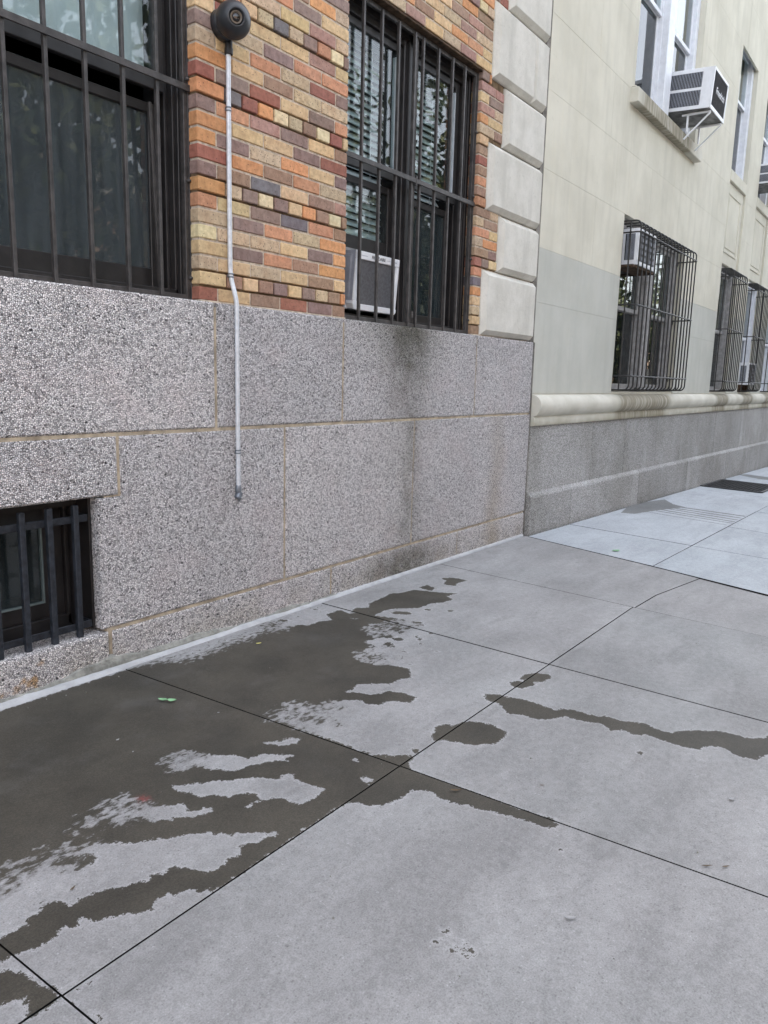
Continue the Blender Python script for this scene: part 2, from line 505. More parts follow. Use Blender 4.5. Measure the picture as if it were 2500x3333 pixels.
MAT['bark'] = simple('tree_bark', (.10, .085, .07), .95, .1, var=.25, sc=6, bump=.02, bsc=20)
MAT['steel_grate'] = simple('steel_grate', (.035, .035, .037), .55, .4, .2, var=.2)
def foliage():
    k = NT('sunlit_foliage', .6, .3)
    oi = k.noise(1.3, 4)
    k.color(k.mix(k.ramp(oi, .35, .65), (.012, .028, .010), (.075, .08, .018)))
    return k.mat
MAT['foliage'] = foliage()
def glass(name, tint, refl, haze=0.0, dust=(.085, .105, .11)):
    m = bpy.data.materials.new(name); m.use_nodes = True
    t = m.node_tree; t.nodes.clear()
    o = t.nodes.new('ShaderNodeOutputMaterial'); mx = t.nodes.new('ShaderNodeMixShader')
    tr = t.nodes.new('ShaderNodeBsdfTransparent'); gl = t.nodes.new('ShaderNodeBsdfGlossy'); fr = t.nodes.new('ShaderNodeFresnel')
    mu = t.nodes.new('ShaderNodeMath'); mu.operation = 'MULTIPLY'; mu.use_clamp = True
    tr.inputs[0].default_value = (*tint, 1)
    gl.inputs['Roughness'].default_value = 0.015
    gb = t.nodes.new('ShaderNodeNewGeometry'); ib = t.nodes.new('ShaderNodeMath'); ib.operation = 'MULTIPLY_ADD'
    ib.inputs[1].default_value = 1 / 1.52 - 1.52; ib.inputs[2].default_value = 1.52      # same reflectance on both faces of the pane
    t.links.new(gb.outputs['Backfacing'], ib.inputs[0]); t.links.new(ib.outputs[0], fr.inputs[0])
    mu.inputs[1].default_value = refl
    tc = t.nodes.new('ShaderNodeNewGeometry'); nz = t.nodes.new('ShaderNodeTexNoise'); bp = t.nodes.new('ShaderNodeBump')
    nz.inputs['Scale'].default_value = 2.2; nz.inputs['Detail'].default_value = 1
    bp.inputs['Distance'].default_value = .004; bp.inputs['Strength'].default_value = .35
    t.links.new(tc.outputs['Position'], nz.inputs['Vector']); t.links.new(nz.outputs['Fac'], bp.inputs['Height'])
    t.links.new(bp.outputs[0], gl.inputs['Normal'])
    t.links.new(fr.outputs[0], mu.inputs[0]); t.links.new(mu.outputs[0], mx.inputs[0])
    base = tr.outputs[0]
    if haze:                                   # dust film with vertical streaks
        di = t.nodes.new('ShaderNodeBsdfDiffuse'); di.inputs[0].default_value = (*dust, 1)
        mp = t.nodes.new('ShaderNodeVectorMath'); mp.operation = 'MULTIPLY'; mp.inputs[1].default_value = (9, 9, .8)
        n2 = t.nodes.new('ShaderNodeTexNoise'); n2.inputs['Scale'].default_value = 3; n2.inputs['Detail'].default_value = 5
        mr = t.nodes.new('ShaderNodeMapRange'); mr.inputs[1].default_value = .3; mr.inputs[2].default_value = .7
        mr.inputs[3].default_value = haze * .55; mr.inputs[4].default_value = haze * 1.25
        hx = t.nodes.new('ShaderNodeMixShader')
        t.links.new(tc.outputs['Position'], mp.inputs[0]); t.links.new(mp.outputs[0], n2.inputs['Vector']); t.links.new(n2.outputs['Fac'], mr.inputs[0])
        t.links.new(mr.outputs[0], hx.inputs[0]); t.links.new(tr.outputs[0], hx.inputs[1]); t.links.new(di.outputs[0], hx.inputs[2])
        base = hx.outputs[0]
    t.links.new(base, mx.inputs[1]); t.links.new(gl.outputs[0], mx.inputs[2]); t.links.new(mx.outputs[0], o.inputs[0])
    return m
MAT['glass'] = glass('window_glass', (.88, .93, .93), 1.0, .05)
MAT['glass_black'] = glass('dark_room_glass', (.42, .45, .46), 1.0, .07)
MAT['glass_hazy'] = glass('dusty_glass', (.6, .64, .65), .95, .48, (.10, .118, .125))
MAT['coil_grey'] = simple('grey_coil', (.17, .175, .19), .6, .35, var=.15, sc=60)
MAT['glass_dark'] = glass('screened_glass', (.6, .64, .65), .95, .28)
def screen():
    m = bpy.data.materials.new('insect_screen'); m.use_nodes = True
    t = m.node_tree; t.nodes.clear()
    o = t.nodes.new('ShaderNodeOutputMaterial'); mx = t.nodes.new('ShaderNodeMixShader')
    tr = t.nodes.new('ShaderNodeBsdfTransparent'); di = t.nodes.new('ShaderNodeBsdfDiffuse')
    tc = t.nodes.new('ShaderNodeNewGeometry'); mp = t.nodes.new('ShaderNodeVectorMath'); mp.operation = 'MULTIPLY'
    mp.inputs[1].default_value = (8, 8, .7)
    nz = t.nodes.new('ShaderNodeTexNoise'); nz.inputs['Scale'].default_value = 3; nz.inputs['Detail'].default_value = 5
    mr = t.nodes.new('ShaderNodeMapRange'); mr.inputs[1].default_value = .3; mr.inputs[2].default_value = .7; mr.inputs[3].default_value = .42; mr.inputs[4].default_value = .62
    di.inputs[0].default_value = (.045, .052, .055, 1)
    t.links.new(tc.outputs['Position'], mp.inputs[0]); t.links.new(mp.outputs[0], nz.inputs['Vector']); t.links.new(nz.outputs['Fac'], mr.inputs[0])
    t.links.new(mr.outputs[0], mx.inputs[0]); t.links.new(tr.outputs[0], mx.inputs[1]); t.links.new(di.outputs[0], mx.inputs[2]); t.links.new(mx.outputs[0], o.inputs[0])
    return m
MAT['screen'] = screen()

# ================================================================== GROUND
def gl(x, y): return -.007 * (x - 2.85) + .02 * y
def gr(x, y): return -.021 - .026 * (x - 5.9) + .02 * y

WET = [[(0.788,-0.129),(1.314,-0.046),(1.857,-0.05),(2.03,-0.073),(2.072,-0.129),(2.156,-0.151),(2.266,-0.149),(2.358,-0.136),(2.437,-0.142),(2.531,-0.134),(2.633,-0.131),(2.704,-0.191),(2.761,-0.164),(2.823,-0.199),(2.833,-0.233),(2.917,-0.231),(2.994,-0.266),(3.037,-0.183),(3.149,-0.184),(3.144,-0.262),(3.243,-0.23),(3.295,-0.283),(3.363,-0.231),(3.515,-0.222),(3.608,-0.203),(3.67,-0.246),(3.78,-0.258),(3.843,-0.399),(3.911,-0.507),(3.811,-0.484),(3.781,-0.548),(3.681,-0.537),(3.604,-0.495),(3.504,-0.497),(3.358,-0.382),(3.26,-0.381),(3.208,-0.393),(3.252,-0.502),(3.206,-0.517),(3.127,-0.497),(3.068,-0.455),(2.997,-0.479),(2.973,-0.527),(2.924,-0.614),(2.844,-0.597),(2.822,-0.665),(2.733,-0.671),(2.705,-0.653),(2.691,-0.687),(2.659,-0.689),(2.635,-0.746),(2.644,-0.814),(2.684,-0.859),(2.711,-0.956),(2.63,-1.021),(2.58,-0.997),(2.509,-0.992),(2.453,-0.929),(2.41,-0.892),(2.353,-0.909),(2.311,-0.901),(2.34,-0.933),(2.364,-0.99),(2.39,-1.018),(2.445,-1.031),(2.473,-1.091),(2.47,-1.155),(2.416,-1.169),(2.371,-1.091),(2.304,-1.081),(2.286,-1.042),(2.294,-0.996),(2.226,-0.929),(2.15,-0.899),(2.08,-0.802),(2.02,-0.824),(1.937,-0.856),(1.941,-0.952),(1.956,-1.067),(1.968,-1.204),(1.962,-1.255),(1.975,-1.279),(1.964,-1.304),(2.0,-1.331),(2.015,-1.363),(2.058,-1.405),(2.04,-1.428),(2.003,-1.436),(1.979,-1.458),(1.978,-1.481),(1.984,-1.555),(1.993,-1.708),(2.005,-1.872),(2.015,-1.877),(2.007,-1.89),(2.014,-1.933),(2.027,-1.959),(2.014,-1.967),(1.998,-1.981),(1.981,-1.984),(1.96,-1.953),(1.957,-1.927),(1.953,-1.884),(1.945,-1.841),(1.929,-1.792),(1.914,-1.752),(1.914,-1.717),(1.893,-1.679),(1.892,-1.649),(1.889,-1.615),(1.907,-1.598),(1.903,-1.574),(1.869,-1.538),(1.842,-1.54),(1.801,-1.536),(1.769,-1.527),(1.728,-1.503),(1.706,-1.477),(1.704,-1.452),(1.685,-1.423),(1.662,-1.425),(1.644,-1.418),(1.51,-1.419),(1.372,-1.419),(1.229,-1.42),(1.147,-1.416),(1.154,-1.398),(1.123,-1.395),(1.125,-1.378),(1.11,-1.361),(1.078,-1.355),(1.075,-1.337),(1.055,-1.339),(1.038,-1.326),(1.016,-1.354),(0.984,-1.336),(0.941,-1.301),(0.903,-1.278),(0.898,-1.255),(0.882,-1.247),(0.868,-1.264),(0.847,-1.24),(0.831,-1.244),(0.816,-1.259),(0.788,-1.253),(0.776,-1.257),(0.75,-1.249),(0.719,-1.226),(0.715,-1.239),(0.702,-1.241),(0.702,-1.229),(0.534,-1.186),(0.434,-0.998)],[(2.673,-1.357),(2.704,-1.358),(2.735,-1.412),(2.736,-1.455),(2.762,-1.511),(2.756,-1.572),(2.748,-1.649),(2.785,-1.665),(2.805,-1.712),(2.813,-1.803),(2.837,-1.825),(2.833,-1.886),(2.882,-1.974),(2.859,-2.024),(2.861,-2.072),(2.93,-2.116),(3.01,-2.214),(3.021,-2.266),(3.021,-2.312),(3.052,-2.359),(3.145,-2.396),(3.124,-2.464),(2.942,-2.489),(2.914,-2.395),(2.852,-2.375),(2.836,-2.316),(2.873,-2.264),(2.843,-2.212),(2.791,-2.192),(2.778,-2.155),(2.775,-2.076),(2.786,-2.01),(2.747,-1.966),(2.762,-1.925),(2.723,-1.888),(2.758,-1.838),(2.736,-1.801),(2.723,-1.746),(2.722,-1.7),(2.658,-1.672),(2.618,-1.619),(2.619,-1.571),(2.594,-1.51),(2.644,-1.446),(2.648,-1.397)],[(2.2,-1.407),(2.259,-1.374),(2.307,-1.355),(2.344,-1.375),(2.35,-1.404),(2.417,-1.418),(2.452,-1.473),(2.462,-1.531),(2.442,-1.582),(2.372,-1.603),(2.326,-1.592),(2.259,-1.53),(2.238,-1.45),(2.221,-1.43)],[(2.873,-1.377),(2.918,-1.391),(2.927,-1.414),(2.964,-1.418),(2.948,-1.394),(3.005,-1.385),(3.06,-1.414),(3.087,-1.475),(3.052,-1.499),(2.978,-1.488),(2.965,-1.449),(2.938,-1.48),(2.853,-1.45),(2.847,-1.408)],[(4.141,-0.232),(4.213,-0.303),(4.216,-0.4),(4.104,-0.382),(4.039,-0.407),(4.024,-0.333),(4.109,-0.295)],[(3.855,-0.252),(3.931,-0.266),(3.91,-0.347),(3.838,-0.355),(3.833,-0.291)],[(2.091,-1.382),(2.108,-1.394),(2.109,-1.411),(2.084,-1.428),(2.079,-1.414)],[(0.648,-1.226),(0.684,-1.265),(0.695,-1.265),(0.708,-1.274),(0.731,-1.427),(0.728,-1.429),(0.654,-1.423),(0.653,-1.413),(0.672,-1.401),(0.686,-1.374),(0.671,-1.368),(0.656,-1.355),(0.645,-1.356),(0.638,-1.353),(0.592,-1.341)],[(0.727,-1.374),(0.738,-1.39),(0.731,-1.401),(0.73,-1.388)],[(0.736,-1.446),(0.744,-1.462),(0.739,-1.469),(0.736,-1.46)],[(0.746,-1.512),(0.755,-1.522),(0.754,-1.538),(0.748,-1.546),(0.746,-1.523)],[(0.762,-1.423),(0.772,-1.427),(0.76,-1.431)],[(0.795,-1.425),(0.808,-1.433),(0.804,-1.435),(0.789,-1.434),(0.779,-1.43)],[(3.387,-0.512),(3.358,-0.522),(3.324,-0.486),(3.296,-0.448),(3.305,-0.428),(3.346,-0.43),(3.37,-0.455),(3.389,-0.484)],[(3.288,-0.649),(3.272,-0.659),(3.257,-0.643),(3.252,-0.629),(3.249,-0.608),(3.275,-0.609),(3.288,-0.623),(3.3,-0.644)],[(3.258,-0.678),(3.249,-0.686),(3.236,-0.674),(3.227,-0.664),(3.23,-0.65),(3.249,-0.653),(3.257,-0.66),(3.267,-0.67)],[(3.181,-0.598),(3.131,-0.59),(3.108,-0.57),(3.079,-0.539),(3.109,-0.522),(3.131,-0.5),(3.164,-0.53),(3.185,-0.553)],[(3.126,-0.629),(3.079,-0.656),(3.059,-0.638),(3.064,-0.611),(3.074,-0.574),(3.13,-0.555),(3.151,-0.574),(3.154,-0.612)],[(3.02,-0.661),(2.983,-0.665),(2.957,-0.642),(2.941,-0.603),(2.956,-0.593),(2.987,-0.581),(3.012,-0.602),(3.016,-0.63)],[(3.009,-0.718),(2.986,-0.728),(2.969,-0.714),(2.964,-0.69),(2.973,-0.679),(2.999,-0.673),(3.013,-0.683),(3.013,-0.701)],[(2.914,-0.724),(2.886,-0.725),(2.871,-0.72),(2.858,-0.707),(2.883,-0.691),(2.899,-0.676),(2.918,-0.686),(2.928,-0.696)],[(2.711,-0.757),(2.685,-0.758),(2.675,-0.75),(2.664,-0.737),(2.677,-0.722),(2.692,-0.709),(2.708,-0.724),(2.72,-0.738)],[(3.077,-0.79),(3.057,-0.793),(3.049,-0.789),(3.05,-0.776),(3.059,-0.771),(3.072,-0.761),(3.082,-0.767),(3.08,-0.778)],[(3.096,-0.755),(3.086,-0.758),(3.077,-0.755),(3.076,-0.745),(3.082,-0.741),(3.091,-0.737),(3.101,-0.739),(3.098,-0.747)],[(3.513,-0.559),(3.499,-0.565),(3.49,-0.555),(3.485,-0.547),(3.487,-0.532),(3.506,-0.529),(3.515,-0.539),(3.524,-0.553)],[(3.264,-0.562),(3.245,-0.563),(3.236,-0.561),(3.237,-0.548),(3.244,-0.541),(3.256,-0.532),(3.269,-0.538),(3.267,-0.551)],[(3.088,-0.545),(3.054,-0.542),(3.018,-0.535),(3.005,-0.5),(3.031,-0.485),(3.05,-0.473),(3.09,-0.482),(3.092,-0.507)],[(3.049,-0.607),(3.041,-0.614),(3.024,-0.597),(3.012,-0.583),(3.012,-0.567),(3.033,-0.573),(3.044,-0.583),(3.056,-0.597)],[(3.185,-0.648),(3.174,-0.654),(3.152,-0.648),(3.147,-0.631),(3.157,-0.617),(3.175,-0.618),(3.193,-0.619),(3.195,-0.634)],[(3.588,-0.669),(3.572,-0.668),(3.558,-0.664),(3.557,-0.652),(3.561,-0.642),(3.572,-0.638),(3.589,-0.645),(3.593,-0.661)],[(2.986,-0.943),(2.98,-0.945),(2.977,-0.942),(2.976,-0.938),(2.977,-0.934),(2.983,-0.932),(2.987,-0.936),(2.989,-0.941)],[(3.197,-0.791),(3.183,-0.788),(3.173,-0.783),(3.17,-0.772),(3.174,-0.766),(3.18,-0.762),(3.194,-0.77),(3.197,-0.782)],[(2.803,-0.858),(2.8,-0.861),(2.796,-0.857),(2.794,-0.854),(2.795,-0.849),(2.802,-0.849),(2.804,-0.851),(2.808,-0.855)],[(2.873,-0.835),(2.866,-0.837),(2.861,-0.835),(2.862,-0.829),(2.863,-0.824),(2.871,-0.821),(2.877,-0.824),(2.877,-0.832)],[(2.727,-0.775),(2.72,-0.781),(2.711,-0.772),(2.705,-0.765),(2.706,-0.752),(2.72,-0.754),(2.727,-0.76),(2.735,-0.77)],[(2.662,-0.788),(2.655,-0.795),(2.641,-0.787),(2.639,-0.774),(2.638,-0.761),(2.654,-0.764),(2.665,-0.768),(2.669,-0.784)],[(2.989,-0.895),(2.983,-0.898),(2.979,-0.896),(2.979,-0.891),(2.982,-0.888),(2.989,-0.886),(2.992,-0.887),(2.991,-0.892)],[(2.895,-0.743),(2.89,-0.746),(2.881,-0.744),(2.881,-0.738),(2.882,-0.729),(2.891,-0.729),(2.899,-0.731),(2.901,-0.74)],[(2.738,-0.119),(2.709,-0.123),(2.684,-0.125),(2.674,-0.108),(2.697,-0.076),(2.714,-0.059),(2.747,-0.064),(2.76,-0.084)],[(2.677,-0.07),(2.664,-0.076),(2.656,-0.07),(2.648,-0.061),(2.659,-0.051),(2.67,-0.043),(2.677,-0.048),(2.682,-0.053)],[(2.828,-0.107),(2.807,-0.107),(2.791,-0.097),(2.781,-0.073),(2.79,-0.068),(2.801,-0.059),(2.819,-0.07),(2.822,-0.088)],[(3.077,-0.093),(3.071,-0.099),(3.06,-0.093),(3.055,-0.087),(3.057,-0.072),(3.069,-0.073),(3.078,-0.077),(3.087,-0.086)],[(2.147,-0.948),(2.141,-0.954),(2.136,-0.948),(2.133,-0.941),(2.135,-0.935),(2.144,-0.934),(2.148,-0.938),(2.15,-0.944)],[(2.197,-0.987),(2.194,-0.989),(2.188,-0.988),(2.186,-0.984),(2.188,-0.977),(2.194,-0.978),(2.199,-0.978),(2.202,-0.983)],[(2.063,-0.957),(2.051,-0.963),(2.03,-0.957),(2.025,-0.937),(2.033,-0.923),(2.049,-0.922),(2.067,-0.924),(2.069,-0.94)],[(2.062,-0.998),(2.054,-0.996),(2.043,-0.992),(2.037,-0.98),(2.043,-0.976),(2.048,-0.973),(2.059,-0.978),(2.061,-0.986)],[(2.077,-1.071),(2.072,-1.076),(2.067,-1.071),(2.064,-1.066),(2.065,-1.058),(2.074,-1.058),(2.078,-1.062),(2.082,-1.067)],[(2.035,-0.9),(2.025,-0.9),(2.018,-0.894),(2.012,-0.887),(2.015,-0.877),(2.021,-0.874),(2.031,-0.882),(2.039,-0.892)],[(3.018,-0.822),(3.015,-0.825),(3.009,-0.823),(3.007,-0.82),(3.011,-0.814),(3.017,-0.815),(3.022,-0.815),(3.023,-0.818)],[(2.76,-0.936),(2.755,-0.937),(2.75,-0.937),(2.749,-0.932),(2.754,-0.929),(2.757,-0.927),(2.763,-0.928),(2.762,-0.931)],[(2.633,-2.045),(2.623,-2.045),(2.613,-2.039),(2.611,-2.031),(2.616,-2.026),(2.627,-2.026),(2.636,-2.032),(2.639,-2.04)],[(1.888,-2.043),(1.883,-2.043),(1.881,-2.038),(1.883,-2.032),(1.888,-2.03),(1.892,-2.033),(1.892,-2.039)],[(1.408,-1.962),(1.403,-1.96),(1.4,-1.952),(1.4,-1.943),(1.404,-1.941),(1.409,-1.946),(1.41,-1.956)],[(1.37,-2.008),(1.364,-2.005),(1.36,-1.993),(1.36,-1.982),(1.365,-1.979),(1.37,-1.987),(1.373,-2.0)],[(1.39,-2.038),(1.384,-2.039),(1.381,-2.034),(1.383,-2.027),(1.389,-2.023),(1.395,-2.026),(1.395,-2.032)],[(1.37,-2.042),(1.365,-2.04),(1.361,-2.032),(1.362,-2.024),(1.366,-2.021),(1.371,-2.027),(1.372,-2.036)],[(1.366,-1.956),(1.363,-1.956),(1.362,-1.952),(1.362,-1.948),(1.365,-1.946),(1.368,-1.948),(1.368,-1.953)],[(1.394,-1.979),(1.392,-1.978),(1.391,-1.974),(1.391,-1.97),(1.392,-1.969),(1.394,-1.972),(1.395,-1.976)],[(1.4,-2.01),(1.398,-2.01),(1.396,-2.008),(1.397,-2.005),(1.4,-2.003),(1.402,-2.004),(1.402,-2.007)]]
DRY = [[(1.433,-1.362),(1.414,-1.343),(1.4,-1.322),(1.385,-1.309),(1.353,-1.279),(1.332,-1.27),(1.331,-1.248),(1.314,-1.244),(1.312,-1.218),(1.289,-1.203),(1.259,-1.171),(1.235,-1.163),(1.214,-1.15),(1.189,-1.124),(1.15,-1.105),(1.122,-1.075),(1.108,-1.043),(1.091,-1.038),(1.067,-1.022),(1.039,-0.992),(1.017,-0.974),(0.975,-0.964),(1.007,-0.991),(1.016,-1.018),(1.043,-1.049),(1.044,-1.077),(1.025,-1.091),(1.008,-1.088),(0.984,-1.074),(0.989,-1.062),(0.976,-1.042),(0.965,-1.007),(0.936,-0.987),(0.899,-0.957),(0.871,-0.987),(0.856,-0.996),(0.821,-0.999),(0.754,-1.007),(0.684,-1.152),(0.736,-1.164),(0.754,-1.164),(0.795,-1.168),(0.807,-1.149),(0.832,-1.154),(0.854,-1.139),(0.891,-1.155),(0.898,-1.189),(0.932,-1.19),(0.966,-1.194),(0.995,-1.206),(1.022,-1.231),(1.05,-1.241),(1.075,-1.26),(1.089,-1.245),(1.112,-1.265),(1.134,-1.258),(1.154,-1.265),(1.156,-1.266),(1.156,-1.28),(1.175,-1.296),(1.176,-1.326),(1.191,-1.348),(1.209,-1.358),(1.248,-1.354),(1.268,-1.349),(1.293,-1.357),(1.322,-1.33),(1.341,-1.341),(1.357,-1.352),(1.391,-1.361),(1.403,-1.354),(1.413,-1.379)],[(1.402,-0.921),(1.408,-0.953),(1.439,-0.974),(1.504,-1.025),(1.534,-1.054),(1.566,-1.071),(1.606,-1.117),(1.622,-1.126),(1.638,-1.16),(1.655,-1.18),(1.673,-1.153),(1.697,-1.184),(1.679,-1.203),(1.681,-1.272),(1.702,-1.317),(1.662,-1.33),(1.625,-1.326),(1.583,-1.323),(1.574,-1.289),(1.574,-1.261),(1.559,-1.238),(1.528,-1.22),(1.493,-1.217),(1.5,-1.207),(1.522,-1.204),(1.536,-1.178),(1.522,-1.148),(1.496,-1.136),(1.466,-1.124),(1.446,-1.075),(1.415,-1.059),(1.404,-1.037),(1.41,-1.019),(1.389,-0.981)],[(1.472,-0.816),(1.521,-0.794),(1.55,-0.792),(1.585,-0.855),(1.609,-0.895),(1.648,-0.94),(1.675,-1.0),(1.718,-1.009),(1.753,-1.044),(1.787,-1.096),(1.756,-1.088),(1.745,-1.109),(1.723,-1.078),(1.688,-1.06),(1.649,-1.037),(1.6,-1.025),(1.576,-1.014),(1.564,-0.978),(1.543,-0.959),(1.538,-0.926),(1.515,-0.904),(1.48,-0.891),(1.465,-0.852)],[(1.786,-0.96),(1.811,-0.97),(1.837,-1.0),(1.864,-0.992),(1.893,-1.036),(1.862,-1.047),(1.824,-1.029),(1.794,-0.988),(1.787,-0.973)],[(1.113,-0.931),(1.127,-0.919),(1.163,-0.909),(1.205,-0.879),(1.255,-0.89),(1.277,-0.916),(1.224,-0.918),(1.224,-0.946),(1.252,-0.961),(1.268,-0.933),(1.281,-0.963),(1.288,-1.003),(1.312,-1.013),(1.35,-1.049),(1.351,-1.069),(1.335,-1.081),(1.353,-1.107),(1.384,-1.116),(1.398,-1.137),(1.385,-1.145),(1.361,-1.138),(1.344,-1.123),(1.331,-1.129),(1.291,-1.082),(1.276,-1.091),(1.267,-1.067),(1.238,-1.059),(1.238,-1.037),(1.234,-1.006),(1.224,-0.994),(1.189,-0.979),(1.166,-0.948),(1.144,-0.938)],[(1.463,-1.2),(1.484,-1.207),(1.47,-1.217)],[(1.823,-1.365),(1.843,-1.381),(1.841,-1.406),(1.809,-1.407)],[(1.899,-1.266),(1.912,-1.277),(1.898,-1.294)],[(1.483,-1.404),(1.495,-1.411),(1.485,-1.415)],[(3.147,-0.232),(3.178,-0.28),(3.139,-0.266)],[(3.084,-0.318),(3.104,-0.348),(3.077,-0.342)]]
FEATHER = [(2.296,-0.069,0.26),(2.474,-0.102,0.18),(2.089,-0.09,0.2),(2.02,-0.858,0.17),(2.062,-0.922,0.16),(1.507,-0.823,0.1),(1.538,-0.859,0.07),(1.193,-0.919,0.13),(1.11,-0.907,0.12),(0.921,-0.976,0.12),(1.012,-0.983,0.06),(0.861,-0.986,0.12),(3.013,-0.539,0.1),(2.748,-0.737,0.12),(3.133,-0.578,0.12),(0.862,-0.975,0.14),(2.666,-0.136,0.12)]
WET_FAR = [[(7.941,-0.149),(8.363,-0.064),(9.09,-0.055),(9.589,-0.141),(9.232,-0.346),(9.106,-0.515),(8.779,-0.437),(8.605,-0.387),(8.373,-0.341),(8.012,-0.277)],[(9.101,-0.348),(9.047,-1.175),(8.972,-1.189),(9.022,-0.37)],[(8.928,-0.362),(8.849,-1.182),(8.789,-1.193),(8.864,-0.38)],[(8.805,-0.363),(8.66,-1.174),(8.602,-1.185),(8.743,-0.381)],[(8.643,-0.36),(8.489,-1.186),(8.434,-1.196),(8.583,-0.377)],[(8.492,-0.355),(8.352,-1.191),(8.309,-1.2),(8.445,-0.368)],[(8.297,-0.316),(8.174,-1.164),(8.143,-1.17),(8.263,-0.326)],[(14.49,0.004),(14.762,-0.14),(14.515,-0.73),(13.979,-0.809),(14.033,-0.461)]]


def poly_sd(px, py, poly):
    """signed distance, positive inside"""
    P_ = np.array(poly); Q = np.roll(P_, -1, 0)
    d2 = np.full(px.shape, 1e9); ins = np.zeros(px.shape, bool)
    for (ax, ay), (bx, by) in zip(P_, Q):
        ex, ey = bx - ax, by - ay
        t = np.clip(((px - ax) * ex + (py - ay) * ey) / max(1e-12, ex * ex + ey * ey), 0, 1)
        d2 = np.minimum(d2, (px - ax - t * ex) ** 2 + (py - ay - t * ey) ** 2)
        if ay != by:
            ins ^= ((ay > py) != (by > py)) & (px < (bx - ax) * (py - ay) / (by - ay) + ax)
    return np.where(ins, 1, -1) * np.sqrt(d2)

def sd_union(px, py, polys, far=-.3):
    out = np.full(px.shape, far)
    for q in polys:
        a = np.array(q); lo = a.min(0) - .3; hi = a.max(0) + .3
        k = (px > lo[0]) & (px < hi[0]) & (py > lo[1]) & (py < hi[1])
        if k.any():
            out[k] = np.maximum(out[k], poly_sd(px[k], py[k], q))
    return out

sidewalk = empty('sidewalk', (3, -1.4, 0), kind='structure')
def flag(top, bot, gz, mat, wetset=None, res=None):
    """a concrete flag between two polylines in x (top near the wall, bot towards the street)"""
    top, bot = np.array(top, float), np.array(bot, float)
    def samp(pl, t):
        s_ = np.linspace(0, 1, len(pl)) if len(pl) == 2 else (np.r_[0, np.cumsum(np.hypot(*np.diff(pl, axis=0).T))] / np.hypot(*np.diff(pl, axis=0).T).sum())
        return np.stack([np.interp(t, s_, pl[:, 0]), np.interp(t, s_, pl[:, 1])], -1)
    g = .0029
    wx = np.hypot(*(top[-1] - top[0])); wy = np.hypot(*(bot[0] - top[0]))
    res = res or .25
    nx, ny = max(2, int(wx / res)), max(2, int(wy / res))
    tu = np.linspace(g / wx, 1 - g / wx, nx + 1); tv = np.linspace(g / wy, 1 - g / wy, ny + 1)
    A, B_ = samp(top, tu), samp(bot, tu)
    G = A[None] * (1 - tv[:, None, None]) + B_[None] * tv[:, None, None]
    X, Y = G[..., 0], G[..., 1]
    nrng = np.random.default_rng(int(abs(X[0, 0]) * 1000) + 5)
    Z = gz(X, Y) + nrng.uniform(-.0015, .0015)
    ed = np.minimum(np.minimum(tu, 1 - tu)[None] * wx, np.minimum(tv, 1 - tv)[:, None] * wy)
    if res < .02: Z = Z - np.clip(.005 - ed, 0, .005) * .4
    V = np.stack([X, Y, Z], -1).reshape(-1, 3)
    n1 = nx + 1
    I = np.arange(n1 * (ny + 1)).reshape(ny + 1, n1)
    F = np.stack([I[:-1, :-1], I[1:, :-1], I[1:, 1:], I[:-1, 1:]], -1).reshape(-1, 4)
    ring = np.r_[I[0, :], I[1:, -1], I[-1, -2::-1], I[-2:0:-1, 0]]
    k = len(V)
    edge = V[ring].copy(); low = edge.copy(); low[:, 2] -= .10
    m = len(ring)
    SK = np.array([(k + i, k + (i + 1) % m, k + m + (i + 1) % m, k + m + i) for i in range(m)])
    Vall = np.vstack([V, edge, low])
    root = np.array(sidewalk.location)
    me = bpy.data.meshes.new('sidewalk_flag')
    me.from_pydata((Vall - root).tolist(), [], np.vstack([F, SK]).tolist())
    me.polygons.foreach_set('use_smooth', [True] * len(F) + [False] * len(SK))
    me.materials.append(mat); me.materials.append(MAT['concrete_pit'])  # flag sides darkened: grime plus painted shade in the joints
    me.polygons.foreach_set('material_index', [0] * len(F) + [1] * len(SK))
    if wetset is not None:
        wets, drys, feas = wetset
        px, py = Vall[:, 0], Vall[:, 1]
        sd = sd_union(px, py, wets)
        if drys: sd = np.minimum(sd, -sd_union(px, py, drys))
        fe = np.zeros(len(px))
        for cx_, cy_, rr in feas:
            fe = np.maximum(fe, np.clip(1.3 - np.hypot(px - cx_, py - cy_) / rr, 0, 1))
    else:
        sd = np.full(len(Vall), -.3); fe = np.zeros(len(Vall))
    for nm, a in (('wet', sd), ('feather', fe)):
        at = me.attributes.new(nm, 'FLOAT', 'POINT')
        at.data.foreach_set('value', a.astype(np.float32))
    me.update()
    o = bpy.data.objects.new('sidewalk_flag', me); COL.objects.link(o); o.parent = sidewalk
    return o
WS = (WET, DRY, FEATHER)
CY = -.028
XT = [(-1.9, -1.8, -1.7), (-.55, -.50, -.44), (.69, .733, .78), (1.862, 1.972, 2.082), (3.177, 3.203, 3.245), (4.462, 4.427, 4.39), (5.84, 5.481, 5.12)]
for i in range(len(XT) - 1):
    a, b = XT[i], XT[i + 1]
    wetty = i >= 1
    yl, yr = -1.428, -1.428
    bot = [(a[1], -1.42), (b[1], -1.42)]
    if i == 5: bot = [(a[1], -1.433), (4.80, -1.447), (b[1], -1.555)]
    flag([(a[0], CY), (b[0], CY)], bot, gl, MAT['concrete'], WS if wetty else None, (.0095 if 2 <= i <= 4 else .0125) if 1 <= i <= 5 else .2)
    low = [(a[2], -2.9), (b[2], -2.9)]
    flag(bot, low, gl, MAT['concrete'], WS if wetty else None, .0125 if 1 <= i <= 4 else (.03 if i == 5 else .2))
    flag(low, [(a[2] + .04, -4.4), (b[2] + .04 - (.35 if i == 5 else 0), -4.4)], gl, MAT['concrete'], None, .3)
